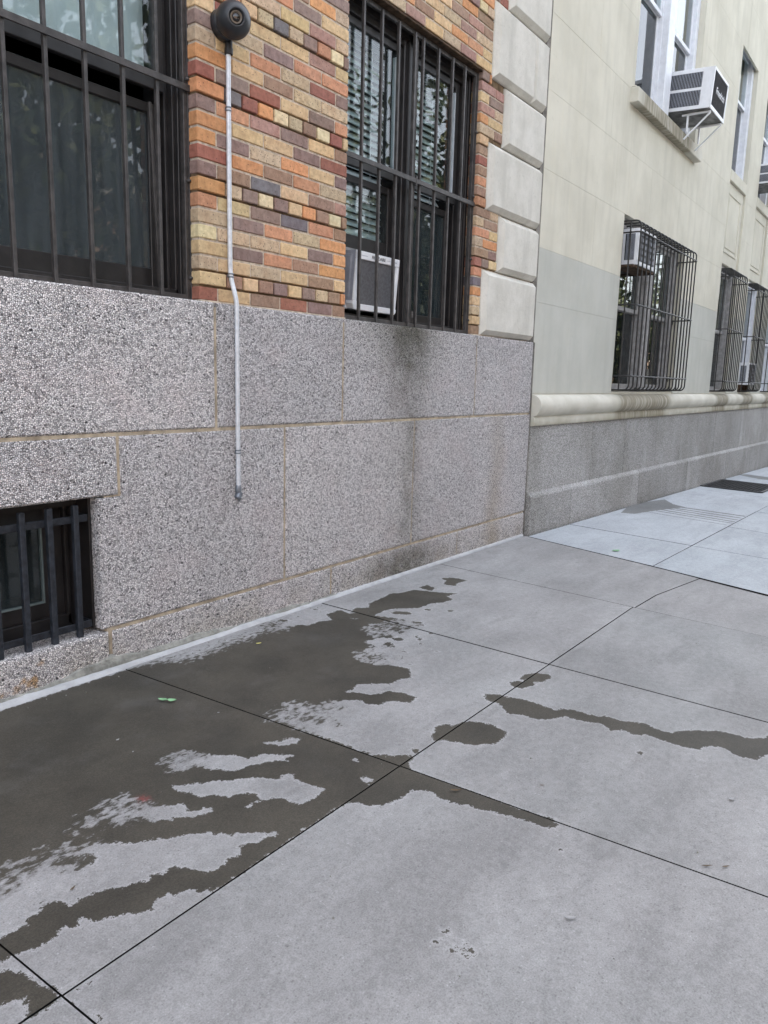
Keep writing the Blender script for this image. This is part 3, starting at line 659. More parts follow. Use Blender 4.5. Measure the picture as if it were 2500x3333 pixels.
FX = [(5.84, 5.558, 5.12, 4.77), (6.745, 6.66, 6.56, 6.5), (9.7, 9.55, 9.4, 9.35), (11.3, 11.2, 11.1, 11.0), (13.3, 13.15, 13.0, 12.9), (14.9, 14.8, 14.7, 14.6), (17, 16.9, 16.8, 16.7), (19, 19, 19, 19), (22, 22, 22, 22), (26, 26, 26, 26), (32, 32, 32, 32)]
for i in range(len(FX) - 1):
    a, b = FX[i], FX[i + 1]
    ws = (WET_FAR, [], []) if i in (1, 4, 5) else None
    r_ = .02 if ws else .25
    flag([(a[0], -.06), (b[0], -.06)], [(a[1], -1.2), (b[1], -1.2)], gr, MAT['concrete_new'], ws, r_)
    if i == 1:
        flag([(a[1], -1.2), (8.06, -1.2)], [(a[2], -2.7), (7.75, -2.7)], gr, MAT['concrete_new'], None)
        flag([(8.06, -1.2), (b[1], -1.2)], [(7.75, -2.7), (b[2], -2.7)], gr, MAT['concrete_new'], None)
    else:
        flag([(a[1], -1.2), (b[1], -1.2)], [(a[2], -2.7), (b[2], -2.7)], gr, MAT['concrete_new'], None)
    flag([(a[2], -2.7), (b[2], -2.7)], [(a[3], -4.4), (b[3], -4.4)], gr, MAT['concrete_new'], None, .4)
bed = MB()
for x0, x1, g_ in ((-3, 5.75, gl), (5.75, 40, gr)):
    v = [(x, y, g_(x, y) - .075) for x in (x0, x1) for y in (.3, -4.4)]
    bed.add(v, [(0, 1, 3, 2)])
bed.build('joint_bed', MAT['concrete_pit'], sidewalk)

kerb = MB()
kerb.add([(x, y, z + (gl(x, -4.4) if x < 6 else gr(x, -4.4))) for x in (-12, 5.9, 42) for y, z in ((-4.4, -.3), (-4.4, .002), (-4.56, -.004), (-4.58, -.3))],
         [(q * 4 + i, q * 4 + i + 1, q * 4 + i + 5, q * 4 + i + 4) for q in (0, 1) for i in range(3)])
tag(kerb.build('kerb', MAT['slab']), kind='structure')
road = MB(); road.add([(-60, -4.5, .15), (6, -4.5, -.26), (90, -4.5, -2.3), (90, -11, -2.3), (6, -11, -.26), (-60, -11, .15)], [(0, 1, 4, 5), (1, 2, 3, 4)])
tag(road.build('road', MAT['asphalt']), kind='structure')
pav = MB(); pav.add([(-60, -11, .28), (6, -11, -.13), (90, -11, -2.15), (90, -16, -2.15), (6, -16, -.13), (-60, -16, .28)], [(0, 1, 4, 5), (1, 2, 3, 4)])
tag(pav.build('far_pavement', MAT['concrete_new']), kind='structure')
gnd = MB(); gnd.add([(-400, -400, -3.2), (400, -400, -3.2), (400, 400, -3.2), (-400, 400, -3.2)], [(0, 1, 2, 3)])
tag(gnd.build('ground', MAT['asphalt']), kind='structure')

# sealant bead along the foot of the brick building
sb = MB()
xs = np.linspace(-1.9, 5.85, 130)
rng = np.random.default_rng(3)
v = []
for x in xs:
    w = .040 * max(.35, min(1, (6.2 - x) / 4.6)) + rng.uniform(-.003, .003)
    z = gl(x, 0)
    v += [(x, .004, z + .016), (x, -.35 * w, z + .011 + rng.uniform(-.001, .001)), (x, -w, z + .0035), (x, -w - .002, z - .02)]
sb.add(v, [(4 * i + j, 4 * i + j + 1, 4 * i + j + 5, 4 * i + j + 4) for i in range(len(xs) - 1) for j in range(3)], 0, True)
sb.build('sealant_bead', MAT['sealant'], sidewalk)

# ================================================================== BRICK BUILDING
bb = empty('brick_building', (2.9, .15, 0), 'apartment house of mixed buff, orange and purple brick on a rough speckled granite base', 'building')
GT, GM, GB = 1.602, 1.018, .184          # granite joints: top, middle, lower
J = .0072
def block(poly, y1=.30):
    b = MB(); b.prism_y(poly, 0.0, y1, .007); return b.build('granite_block', MAT['granite'], bb)
def rect(x0, x1, z0, z1): return [(x0, z0), (x1, z0), (x1, z1), (x0, z1)]
tx = [-1.9, -.72, .93, 2.438, 3.382, 4.914, 5.864]
for a, b in zip(tx[:-1], tx[1:]): block(rect(a + J, b - J, GM + J, GT))
BW0, BW1 = .42, 1.793                    # basement window opening
block([(BW1, GB + J), (2.906 - J, GB + J), (2.906 - J, GM - J), (1.897 + J, GM - J), (1.897 + J, .757), (BW1, .757)])
block(rect(.3, 1.897 - J, .764, GM - J))
block([(-1.0, GB + J), (BW0, GB + J), (BW0, .757), (.3 - J, .757), (.3 - J, GM - J), (-1.0, GM - J)])
block(rect(-1.9, -1.0 - 2 * J, GB + J, GM - J))
block(rect(2.906 + J, 4.133 - J, GB + J, GM - J)); block(rect(4.133 + J, 5.864, GB + J, GM - J))
bx = [-1.9, -.6, .25, 1.822, 3.30, 4.747, 5.868]
for i, (a, b) in enumerate(zip(bx[:-1], bx[1:])):
    j2 = .012 if i in (2, 3) else J
    block([(a + (J if i != 3 else .014), -.35), (b - (J if i != 2 else .004), -.35), (b - (J if i != 2 else .004), GB - J), (a + (J if i != 3 else .014), GB - J)], .36 if i == 2 else .3)
mo = MB()
for x0, x1, z0, z1 in ((-1.9, 5.855, GM - .03, GT - .02), (-1.9, BW0 - .03, 0, GM), (BW1 + .03, 5.855, 0, GM), (BW0 - .04, BW1 + .04, .80, GM), (-1.9, 5.86, -.3, GB - .03)):
    mo.box(x0, x1, .0065 + .0007 * len(mo.v) / 8, .28, z0, z1)
for x0, x1 in ((-1.9, BW0 - .02), (BW1 + .02, 5.855)): mo.box(x0, x1, .0066 + x0 * 1e-5, .25, GB - .05, GB + .05)
mo.build('pointing', MAT['pointing'], bb)
pg = MB()
xs = np.linspace(.2, 3.35, 90)
rng = np.random.default_rng(11); v = []
for i, x in enumerate(xs):
    z = gl(x, 0)
    h = .034 + .018 * math.sin(x * 4.1) + .010 * math.sin(x * 11 + 1) + rng.uniform(-.006, .006)
    if x > 2.9: h *= max(.2, (3.4 - x) / .5)
    h = max(h, .016)
    v += [(x, .006, z + h + .004), (x, -.004 - rng.uniform(0, .002), z + h * .8), (x, -.010 - rng.uniform(0, .003), z + h * .4), (x, -.012, z - .01)]
pg.add(v, [(4 * i + j, 4 * i + j + 1, 4 * i + j + 5, 4 * i + j + 4) for i in range(len(xs) - 1) for j in range(3)])
pg.build('cement_parging', MAT['parging'], bb)
rng = np.random.default_rng(5)

# ---- bricks
Z0, CO = 1.607, .0679
YB = .030
PAL = {'T': (.57, .42, .245, .08), 'Y': (.63, .53, .34, .05), 'O': (.56, .285, .135, .12), 'S': (.49, .25, .15, .2), 'R': (.30, .125, .092, .08),
       'P': (.245, .172, .150, .16), 'N': (.175, .158, .170, .10), 'B': (.31, .205, .145, .2), 'G': (.48, .375, .255, .72), 'M': (.36, .215, .18, .18)}
_bm = {}
def brick_mesh(L, dep=.10):
    key = (round(L, 3), dep)
    if key not in _bm:
        b = MB(); b.box(0, L, 0, dep, 0, CO - .0105, .0035)
        o = b.build('brick', MAT['brick'], None, True)
        _bm[key] = o.data; bpy.data.objects.remove(o)
    return _bm[key]
HEAD = lambda i: i % 6 == 1
hidden = MB()
def vis(x, z): return z < 2.84 + (x - 2.32) * .385 + .10
def jitter(c, a=.10):
    q = random.uniform(1 - a, 1 + a)
    return (c[0] * q * random.uniform(.96, 1.04), c[1] * q * random.uniform(.96, 1.04), c[2] * q * random.uniform(.95, 1.05), c[3])
def brick(x0, x1, row, code, hide=False):
    z = Z0 + row * CO + .0052
    y = YB - (random.uniform(.002, .006) if HEAD(row) else random.uniform(-.0012, .0012))
    c = jitter(PAL[code])
    if hide or not vis(x0, z):
        hidden.box(x0, x1, y, y + .1, z, z + CO - .0105); return
    place('brick', brick_mesh(x1 - x0), bb, (x0, y, z), c)
MODL = .2085
ROWS = ["hRsTsBsRsPhB", "qTnBnTnBnPnTnPnGnBnO", "hGsTsGsTsBhT", "sTsPsSsBsOqG", "hYsGsGsTsPhO", "sGsPsSsGsOqP",
        "hSsTsPsNsShB", "qOnGnPnYnPnTnOnBnYnB", "hPsBsNsTsBhM", "sRsOsBsSsGqO", "hOsPsGsOsThP", "sOsTsTsPsRqB",
        "hPsSsMsPsThB", "qOnNnRnOnYnGnBnYnRnT", "hRsPsRsTsPhS", "sOsTsBsGsGqO", "hGsTsSsGsRhP", "sPsGsPsSsSqB",
        "hTsRsTsTsMhT", "qTnSnTnGnNnGnPnSnYnP", "hPsSsGsTsMhG", "sSsBsSsPsTqP", "hTsGsPsBsOhG", "sOsTsGsSsPqO", "hBsRsYsTsPhS", "qBnTnRnOnYnGnBnYnRnT"]
PL, PR = 2.372, 3.421
def lay(seq, row, xl, xr, hide=False):
    lens = {'h': .107, 's': MODL - .0095, 'q': .157, 'n': .0955}
    x = xl
    n = len(seq) // 2
    for k in range(n):
        t, code = seq[2 * k], seq[2 * k + 1]
        L = lens[t] + (random.uniform(-.002, .002) if not HEAD(row) else 0)
        x1 = min(x + L, xr)
        if k == n - 1 or xr - x1 < .03: x1 = xr
        brick(x, x1, row, code, hide)
        if x1 >= xr: break
        x = x1 + (.0095 if not HEAD(row) else .0100)
for i, s_ in enumerate(ROWS):
    lay(s_, i, PL, PR)
WT = ['T', 'Y', 'O', 'S', 'R', 'P', 'B', 'G', 'M', 'N']
def rseq(row, n, w=(14, 4, 12, 12, 8, 14, 15, 11, 9, 2)):
    out = ''
    last = ''
    for k in range(n):
        c = random.choices(WT, w)[0]
        while c == last: c = random.choices(WT, w)[0]
        last = c
        out += ('n' if HEAD(row) else ('h' if (k == 0 and row % 2 == 0) else 's')) + c
    return out
# quoin courses (z0, z1, left edge)
QU = [(1.612, 2.070, 4.985), (2.080, 2.476, 5.200), (2.486, 2.936, 4.998), (2.946, 3.345, 5.200), (3.355, 3.845, 5.003), (3.855, 4.29, 5.20), (4.30, 4.75, 5.0), (4.76, 5.2, 5.2)]
RPL = 4.868
RIGHT = ["sBsB", "nTnYnT", "sGsB", "hTsPsB", "sOsG", "hNsRsB", "sSsB", "nRnPnTnBnT", "sBsP", "hGsOhB", "sSsTsG", "hGsBhO", "sBsGsS", "nSnSnO", "sBsM", "hSsTsB", "sBsP", "hRsMsB", "sBsP", "nTnYnSnB", "sGsB", "hOsThO", "sMsGsT", "hTsPhO", "sMsMsB", "nPnOnPnOnP"]
for i in range(26):
    z0, z1 = Z0 + i * CO, Z0 + (i + 1) * CO
    xr = min([q[2] for q in QU if q[0] < z1 - .012 and q[1] > z0 + .012] or [5.2]) - .008
    lay(RIGHT[i], i, RPL, xr)
for i in range(26, 37):
    z0, z1 = Z0 + i * CO, Z0 + (i + 1) * CO
    xr = min([q[2] for q in QU if q[0] < z1 - .012 and q[1] > z0 + .012] or [5.2]) - .008
    lay(rseq(i, 40), i, PL, xr)
for i in range(26): lay(rseq(i, 40), i, -1.85, .95, True)
for i in range(26, 37): lay(rseq(i, 40), i, -1.85, PL - .0095, True)
ho = hidden.build('brick_courses', MAT['brick'], bb); ho['kind'] = 'stuff'; ho.color = (.36, .22, .14, .15)
m1, m2 = MB(), MB()
def strips(x0, x1, r0, r1):
    i = r0
    while i < r1:
        if HEAD(i):
            m2.box(x0, x1, .043, .13, Z0 + i * CO - .0053, Z0 + (i + 1) * CO + .0053); i += 1
        else:
            j = i
            while j < r1 and not HEAD(j): j += 1
            m1.box(x0, x1, .0355, .13, Z0 + i * CO + (.0055 if i > 0 and HEAD(i - 1) else -.006), Z0 + j * CO + (-.0055 if j < r1 else 0)); i = j
strips(PL + .006, PR - .006, 0, 26); strips(RPL + .006, 5.24, 0, 26); strips(-1.85, .944, 0, 26); strips(-1.85, 5.24, 26, 37)
m1.box(PL, PR, .026, .034, GT - .004, Z0 + .0045); m1.box(RPL, 5.0, .026, .034, GT - .004, Z0 + .0045)
m1.build('mortar_bed', MAT['mortar'], bb); m2.build('raked_joint', MAT['mortar_dark'], bb)
bk = MB()
for x0, x1, z0, z1 in ((PL + .012, PR - .012, GT - .02, 3.38), (RPL + .012, 5.86, GT - .02, 3.38), (-1.9, .93, GT - .02, 3.38), (-1.9, 5.86, 3.375, 4.15)):
    bk.box(x0, x1, .125, .36, z0, z1)
bk.build('backing_wall', MAT['mortar_dark'], bb)
up = MB(); up.box(-12, 5.86, .03, 4, 4.125, 11); up.box(-12, -1.9, .0, 4, -.4, 4.12); up.box(-12, 5.86, 3, 14, -.4, 11.2); up.box(-1.9, 5.86, 1.2, 3.1, -.4, .9)
up.build('upper_wall', simple('upper_brickwork', (.36, .24, .16), .9, .2, sc=14), bb)
li = MB(); li.box(PR - .10, RPL + .05, .036, .13, 3.362, 3.371); li.box(.85, PL + .05, .036, .13, 3.362, 3.371)
li.build('steel_lintel', MAT['rust'], bb)
li = MB(); li.box(PR - .004, RPL + .004, .024, .10, 3.352, 3.3615, .003); li.build('lintel_edge', MAT['rust'], bb)

# ---- limestone quoins with a bevelled margin
def quoin(x0, x1, z0, z1):
    b = MB(); e = .038
    def ring(d, y): return [(x0 + d, y, z0 + d), (x1 - d * .25, y, z0 + d), (x1 - d * .25, y, z1 - d), (x0 + d, y, z1 - d)]
    R = [ring(e, -.006), ring(e * .93, -.0045), ring(.004, .026), ring(0, .034), ring(0, .13)]
    v = [p for q in R for p in q]
    F = [(0, 1, 2, 3)] + [(k * 4 + i, k * 4 + (i + 1) % 4, k * 4 + 4 + (i + 1) % 4, k * 4 + 4 + i) for k in range(4) for i in range(4)]
    b.add(v, F)
    return b.build('quoin_stone', MAT['quoin'], bb)
for k, (z0, z1, xl) in enumerate(QU):
    if k in (4, 6): quoin(xl, 5.598, z0, z1); quoin(5.602, 5.828, z0, z1)
    else: quoin(xl, 5.828, z0, z1)
sm = MB(); sm.box(5.826, 5.893, .0205, .3, GT, 8.0); sm.box(5.868, 5.889, .004, .3, -.3, GT)
sm.build('seam_filler', simple('seam_filler', (.20, .185, .165), .95, .1, var=.25, sc=10, bump=.003, bsc=60), bb)
qb = MB(); qb.box(4.99, 5.84, .05, .3, GT, 5.3); qb.build('quoin_joint', MAT['mortar'], bb)

# ---- double hung windows of the brick building
def sash(win, x0, x1, z0, z1, y, mats, stile=.045, rail=.05, g='glass', top=.042):
    fr = MB()
    fr.box(x0, x0 + stile, y - .016, y + .016, z0, z1, .003); fr.box(x1 - stile, x1, y - .016, y + .016, z0, z1, .003)
    fr.box(x0 + stile, x1 - stile, y - .015, y + .015, z0, z0 + rail, .003); fr.box(x0 + stile, x1 - stile, y - .015, y + .015, z1 - top, z1, .003)
    fr.build('sash', mats, win)
    p = MB(); p.box(x0 + stile - .003, x1 - stile + .003, y - .002, y + .002, z0 + rail - .003, z1 - top + .003)
    return p.build('pane', MAT[g], win)

def dh_window(x0, x1, zs, zh, mull=None, lift=0.0, name='window'):
    w = empty(name, ((x0 + x1) / 2, .2, zs)); w.parent = bb; w.location = w.location - bb.location
    fr = MB()
    for s_, xe in ((1, x0), (-1, x1)):
        a = lambda d0, d1, y0, y1, z1=zh: fr.box(min(xe + s_ * d0, xe + s_ * d1), max(xe + s_ * d0, xe + s_ * d1), y0, y1, zs, z1, .002)
        a(0.000, .030, .110, .36); a(.030, .046, .150, .34); a(.046, .062, .185, .33); a(.030, .036, .126, .15)
    fr.box(x0, x1, .115, .36, zh - .05, zh); fr.box(x0 + .03, x1 - .03, .14, .34, zh - .085, zh - .05)
    fr.box(x0, x1, .105, .34, zs - .004, zs + .03, .003); fr.box(x0 + .03, x1 - .03, .15, .34, zs + .03, zs + .052, .003)
    if mull:
        fr.box(mull - .055, mull + .055, .135, .34, zs + .03, zh - .05, .004); fr.box(mull - .022, mull + .022, .120, .14, zs + .03, zh - .05, .003)
    fr.build('window_frame', MAT['bronze'], w)
    return w
WIN1 = dh_window(.955, PL + .008, GT + .002, 3.358)
X0, X1 = 1.02, 2.305
sash(WIN1, X0, X1, 2.487, 3.27, .182, MAT['bronze'], .05, .068)
sash(WIN1, X0, X1, 1.652, 2.445, .232, MAT['bronze'], .05, .09, 'glass_hazy')
sc = MB(); sc.box(X0 + .03, X1 - .06, .262, .264, 1.70, 2.43); sc.build('insect_screen', MAT['screen'], WIN1)
sh = MB(); sh.box(X0 + .02, X1 - .02, .275, .279, 2.575, 3.30); sh.build('roller_shade', MAT['shade'], WIN1)
ln = MB(); ln.obox(Matrix.Translation((2.262, .170, 1.63)) @ Matrix.Rotation(rad(-2.4), 4, 'Y'), -.008, .008, -.008, .008, 0, .80, .002)
ln.build('leaning_rod', MAT['bar'], WIN1)
MU = 4.146
WIN2 = dh_window(PR, RPL, GT + .002, 3.358, MU)
for k, (a, b) in enumerate(((3.505, MU - .045), (MU + .045, RPL - .085))):
    sash(WIN2, a, b, 2.487, 3.27, .172, MAT['bronze'], .045, .068)
    if k == 0: sash(WIN2, a, b, 2.035, 2.455, .222, MAT['bronze'], .05, .085)
    else: sash(WIN2, a, b, 1.652, 2.445, .222, MAT['bronze'], .045, .06, 'glass_dark')
    hh = MB(); hh.box(b - .046 - .012, b - .046, .156, .189, 2.56, 3.2); hh.build('pale_stop', MAT['alu'], WIN2)
    z = 3.29
    sl_ = MB()
    ca, sa = math.cos(rad(38)), math.sin(rad(38))
    Msl = Matrix.Rotation(rad(54), 4, 'X')
    sl_.obox(Msl, -(b - a) / 2 + .02, (b - a) / 2 - .02, -.0245, .0245, -.0013, .0013)
    so = sl_.build('blind_slat', MAT['blind'], None, True); sme = so.data; bpy.data.objects.remove(so)
    while z > 2.165:
        place('blind_slat', sme, WIN2, ((a + b) / 2, .295, z)); z -= .0415
    br = MB(); br.box(a + .02, b - .02, .272, .318, 2.118, 2.15, .004); br.build('blind_rail', MAT['blind'], WIN2)
    for cx_ in (.25, .72):
        co = MB(); co.tube([(a + (b - a) * cx_, .264, 3.28), (a + (b - a) * cx_, .264, 2.13)], .0018, 5); co.build('blind_cord', MAT['white_metal'], WIN2)
sc = MB(); sc.box(MU + .08, RPL - .12, .250, .252, 1.69, 2.43); sc.build('insect_screen', MAT['screen'], WIN2)
fil = MB(); fil.box(3.50, 3.59, .20, .22, 1.65, 2.04); fil.box(4.06, MU - .05, .20, .22, 1.65, 2.04); fil.build('filler_panel', MAT['bronze'], WIN2)
fh = MB(); fh.box(3.50, MU - .05, .196, .226, 2.018, 2.04, .002); fh.build('filler_rail', MAT['grey_frame'], WIN2)
# basement window
WB = empty('basement_window', (1.1, .3, .18)); WB.parent = bb; WB.location = WB.location - bb.location
fr = MB()
for s_, xe in ((1, BW0), (-1, BW1)):
    q = lambda d0, d1, y0, y1: fr.box(min(xe + s_ * d0, xe + s_ * d1), max(xe + s_ * d0, xe + s_ * d1), y0, y1, .19, .76, .002)
    q(.0, .012, .058, .15); q(.0, .03, .145, .40); q(.03, .045, .19, .40); q(.045, .135, .215, .39)
fr.box(BW0, BW1, .15, .40, .715, .766); fr.box(BW0 + .13, BW1 - .13, .215, .39, .64, .72)
fr.box(BW0, BW1, .19, .40, .176, .235, .002); fr.box(BW0 + .13, BW1 - .13, .215, .38, .235, .30, .002)
fr.build('window_frame', MAT['bronze'], WB)
bd = MB()
for z0, z1 in ((.30, .308), (.634, .641)): bd.box(BW0 + .14, BW1 - .14, .209, .225, z0, z1, .001)
bd.box(BW1 - .142, BW1 - .134, .209, .225, .30, .641, .001)
bd.build('glazing_bead', MAT['teal_bead'], WB)
p = MB(); p.box(BW0 + .13, BW1 - .14, .222, .226, .30, .642); p.build('pane', MAT['glass_dark'], WB)
for z in (.345, .56):
    s_ = MB(); s_.lathe([(0.0001, -.012), (.006, -.010), (.007, -.004), (.0001, 0)][::-1], Matrix.Translation((BW1 - .075, .215, z)) @ Matrix.Rotation(rad(90), 4, 'X') , 10)
    s_.build('screw_head', MAT['galv'], WB)
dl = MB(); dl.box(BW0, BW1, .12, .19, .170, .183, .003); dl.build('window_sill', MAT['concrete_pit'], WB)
ri = MB()
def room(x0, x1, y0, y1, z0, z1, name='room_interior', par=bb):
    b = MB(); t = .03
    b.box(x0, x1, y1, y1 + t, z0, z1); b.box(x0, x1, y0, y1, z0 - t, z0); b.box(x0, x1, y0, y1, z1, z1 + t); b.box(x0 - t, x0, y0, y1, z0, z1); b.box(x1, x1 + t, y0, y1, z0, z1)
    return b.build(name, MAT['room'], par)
room(.5, 2.75, .37, 1.9, 1.45, 3.5); room(3.2, 5.1, .37, 1.9, 1.45, 3.5); room(.3, 1.95, .41, 1.1, .0, .95)

# ---- grilles
def grille(x0, x1, z0, z1, y, xs, zc, label, knuckle=None, lim=True):
    g = empty('window_grille', ((x0 + x1) / 2, y, z0), label, 'window grille', 'iron grilles on the brick building')
    fr = MB(); w = .030
    fr.box(x0, x0 + w, y - .004, y + .022, z0, z1, .002); fr.box(x1 - w, x1, y - .004, y + .022, z0, z1, .002)
    fr.box(x1 - .010, x1 - .002, y - .010, y - .004, z0, z1, .001)
    fr.box(x0 + w, x1 - w, y - .002, y + .020, z0 + .001, z0 + .026, .002); fr.box(x0 + w, x1 - w, y - .002, y + .020, z1 - .026, z1, .002)
    fr.build('grille_frame', MAT['bar'], g)
    for x in xs:
        b = MB(); b.box(x - .0075, x + .0075, y - .0115, y + .0075, z0 + .004, z1 - .012, .0015); b.build('bar', MAT['bar'], g)
    c = MB(); c.box(x0 + .004, x1 - .004, y - .0215, y - .0125, zc - .014, zc + .014, .0015); c.build('cross_bar', MAT['bar'], g)
    for z in (z0 + .10, z0 + .52, z0 + .94, z0 + 1.36):
        bo = MB(); bo.lathe([(.0001, .010), (.0075, .007), (.009, .0), (.009, -.004)], Matrix.Translation((x1 - .013, y - .012, z)) @ Matrix.Rotation(rad(90), 4, 'X'), 10); bo.build('bolt', MAT['bar'], g)
    if knuckle:
        k = MB(); k.box(knuckle - .012, knuckle + .012, y + .010, y + .04, z0 + .004, z1 - .02, .002); k.build('centre_post', MAT['bar'], g)
        h = MB(); h.tube([(knuckle - .013, y - .016, z0 + .06), (knuckle - .013, y - .016, z0 + .10)], .007, 8); h.tube([(knuckle - .013, y - .016, zc - .03), (knuckle - .013, y - .016, zc + .03)], .008, 8); h.build('hinge', MAT['bar'], g)
    return g
grille(.957, PL + .006, GT + .004, 3.35, .094, [1.055, 1.218, 1.381, 1.545, 1.706, 1.870, 2.041, 2.208], 2.508, 'flat iron bar grille over the window left of the security camera')
grille(PR + .002, RPL, GT + .004, 3.345, .066, [3.415 + .0, 3.588, 3.758, 3.925, 4.095, 4.185, 4.360, 4.532, 4.690], 2.495, 'flat iron bar grille over the window with the air conditioner and blinds', 4.142)
bg_ = empty('basement_grille', (1.1, .045, .18), 'row of blue black square bars in front of the low basement window', 'window grille')
for i in range(12):
    x = BW1 - .088 - i * .1125
    if x < BW0 + .03: break
    b = MB(); b.box(x - .0115, x + .0115, .024, .047, .171 - .001 * (i % 3), .736 + .002 * math.sin(i * 2.1), .002); b.build('bar', MAT['bluebar'], bg_)
for z in (.675, .218):
    b = MB(); b.box(BW0 + .02, BW1 - .022, .049, .057, z - .015, z + .015, .0015)
    b.box(BW1 - .030, BW1 - .022, .0575, .14, z - .015, z + .015, .0015); b.box(BW0 + .02, BW0 + .028, .0575, .14, z - .015, z + .015, .0015)
    b.build('rail', MAT['bluebar'], bg_)

def text_mesh(txt, size, M, mat, name, parent, shear=0.0, depth=.0006, sx=1.0):
    cu = bpy.data.curves.new(name, 'FONT'); cu.body = txt; cu.size = size; cu.extrude = depth; cu.shear = shear
    cu.align_x = 'CENTER'; cu.align_y = 'CENTER'; cu.resolution_u = 3
    t = bpy.data.objects.new(name, cu); COL.objects.link(t)
    bpy.context.view_layer.update()
    me = bpy.data.meshes.new_from_object(t.evaluated_get(bpy.context.evaluated_depsgraph_get()))
    bpy.data.objects.remove(t)
    me.transform(M @ Matrix.Diagonal((sx, 1, 1, 1)))
    me.materials.clear(); me.materials.append(mat)
    o = bpy.data.objects.new(name, me); COL.objects.link(o); o.parent = parent
    return o
FACE = Matrix.Rotation(rad(90), 4, 'X')       # text that faces -Y

# ---- air conditioner in the brick building window (local frame: x right, y in, z up)
ac = empty('air_conditioner', (3.598, .118, 1.676), 'small white window air conditioner behind the iron grille, maker name on its back', 'air conditioner')
ac.rotation_euler = (rad(4.6), 0, 0)
w_, h_, d_ = .436, .335, .34
b = MB()
b.box(0, .004, .004, d_, .03, h_, .001); b.box(w_ - .004, w_, .004, d_, .03, h_, .001); b.box(.004, w_ - .004, .004, d_, h_ - .004, h_, .001); b.box(.03, w_ - .03, .045, .06, .03, h_ - .006)
b.build('casing', MAT['grey_metal'], ac, True)
b = MB()
b.box(-.001, .034, -.001, .010, .052, h_ - .044, .003); b.box(w_ - .034, w_ + .001, -.001, .010, .034, h_ - .044, .003); b.box(-.001, w_ + .001, -.002, .010, h_ - .044, h_ + .001, .003)
b.build('back_border', MAT['white_metal'], ac, True)
b = MB(); b.prism_y([(-.006, .034), (.004, .004), (.02, 0), (w_ - .012, 0), (w_ + .002, .014), (w_ + .002, .034), (w_ - .03, .036), (.06, .036), (.05, .052), (.02, .052), (-.004, .05)], -.005, .05, .003)
b.box(-.004, w_, .05, d_, 0.0, .03, .002)
b.build('drain_tray', MAT['white_metal'], ac, True)
b = MB(); b.box(.03, w_ - .03, .012, .02, .03, h_ - .04)
for i in range(46):
    z = .040 + i * .0055
    b.box(.032, w_ - .032, .0085, .0125, z, z + .0022)
b.build('coil', MAT['coil_grey'], ac, True)
b = MB()
for i in range(17): b.box(-.0012, .001, .128, .165, .082 + i * .0145, .0905 + i * .0145)
b.build('side_vent', MAT['black'], ac, True)
b = MB(); b.box(-.003, .0, .030, .085, .06, h_ - .022, .0028); b.box(-.0045, -.002, .036, .079, .068, h_ - .03, .002); b.box(-.003, .0, .098, .19, .06, h_ - .022, .0028)
b.build('side_panel', MAT['grey_metal'], ac, True)
text_mesh('FRIGIDAIRE', .026, Matrix.Translation((w_ * .495, -.0028, h_ - .0225)) @ FACE, MAT['black'], 'lettering', ac, sx=1.05)
b = MB(); b.box(.035, .105, -.0028, -.0015, h_ - .024, h_ - .021); b.box(.30, .345, -.0028, -.0015, h_ - .0235, h_ - .0215); b.box(.352, .372, -.0028, -.0015, h_ - .026, h_ - .019); b.box(.385, .405, -.0028, -.0015, h_ - .026, h_ - .0195); b.box(.402, .434, -.0028, -.0015, h_ - .0455, h_ - .044)
b.build('printed_line', MAT['grey_metal'], ac, True)

# ---- security camera and its conduit
CP = Vector((2.512, -.055, 2.802))
sc_ = empty('security_camera', (2.512, .03, 2.80), 'dark ball shaped security camera on the brick pier above the thin conduit', 'security camera')
b = MB(); b.lathe([(.0001, .034), (.060, .034), (.064, .028), (.065, .0), (.0001, 0)], Matrix.Translation((2.520, .03, 2.802)) @ Matrix.Rotation(rad(90), 4, 'X'), 36); b.build('wall_base', MAT['camera'], sc_)
aim = Vector((-.48, -.82, -.15)).normalized()
Mb = Matrix.Translation(CP) @ aim.to_track_quat('Z', 'Y').to_matrix().to_4x4()
R_ = .0765
prof = [(.0001, -R_)] + [(R_ * math.sin(a), -R_ * math.cos(a)) for a in np.linspace(.1, 1.78, 20)]
prof += [(R_ * math.sin(1.80) - .0022, -R_ * math.cos(1.80)), (R_ * math.sin(1.82), -R_ * math.cos(1.82))]
prof += [(R_ * math.sin(a), -R_ * math.cos(a)) for a in np.linspace(1.84, 2.66, 12)]
rr = R_ * math.sin(2.66); hh = -R_ * math.cos(2.66)
prof += [(rr - .003, hh - .001), (rr - .006, hh - .016), (.0001, hh - .017)]
b = MB(); b.lathe(prof, Mb, 40); b.build('ball_housing', MAT['camera'], sc_)
b = MB(); b.lathe([(.026, hh - .0165), (.026, hh - .008), (.023, hh - .007), (.021, hh - .011), (.0001, hh - .012)], Mb, 28); b.build('lens_ring', simple('lens_ring', (.16, .13, .10), .35, .5), sc_)
b = MB(); b.lathe([(.0175, hh - .0115), (.0150, hh - .007), (.008, hh - .0052), (.0001, hh - .0047)], Mb, 24); b.build('lens', simple('lens_glass', (.012, .010, .010), .08, .7, var=0), sc_)
b = MB(); b.tube([(2.546, .012, 2.745), (2.546, .012, 2.695)], .0165, 14); b.tube([(2.546, .012, 2.715), (2.546, .012, 2.690)], .0185, 14); b.build('cable_gland', MAT['black'], sc_)

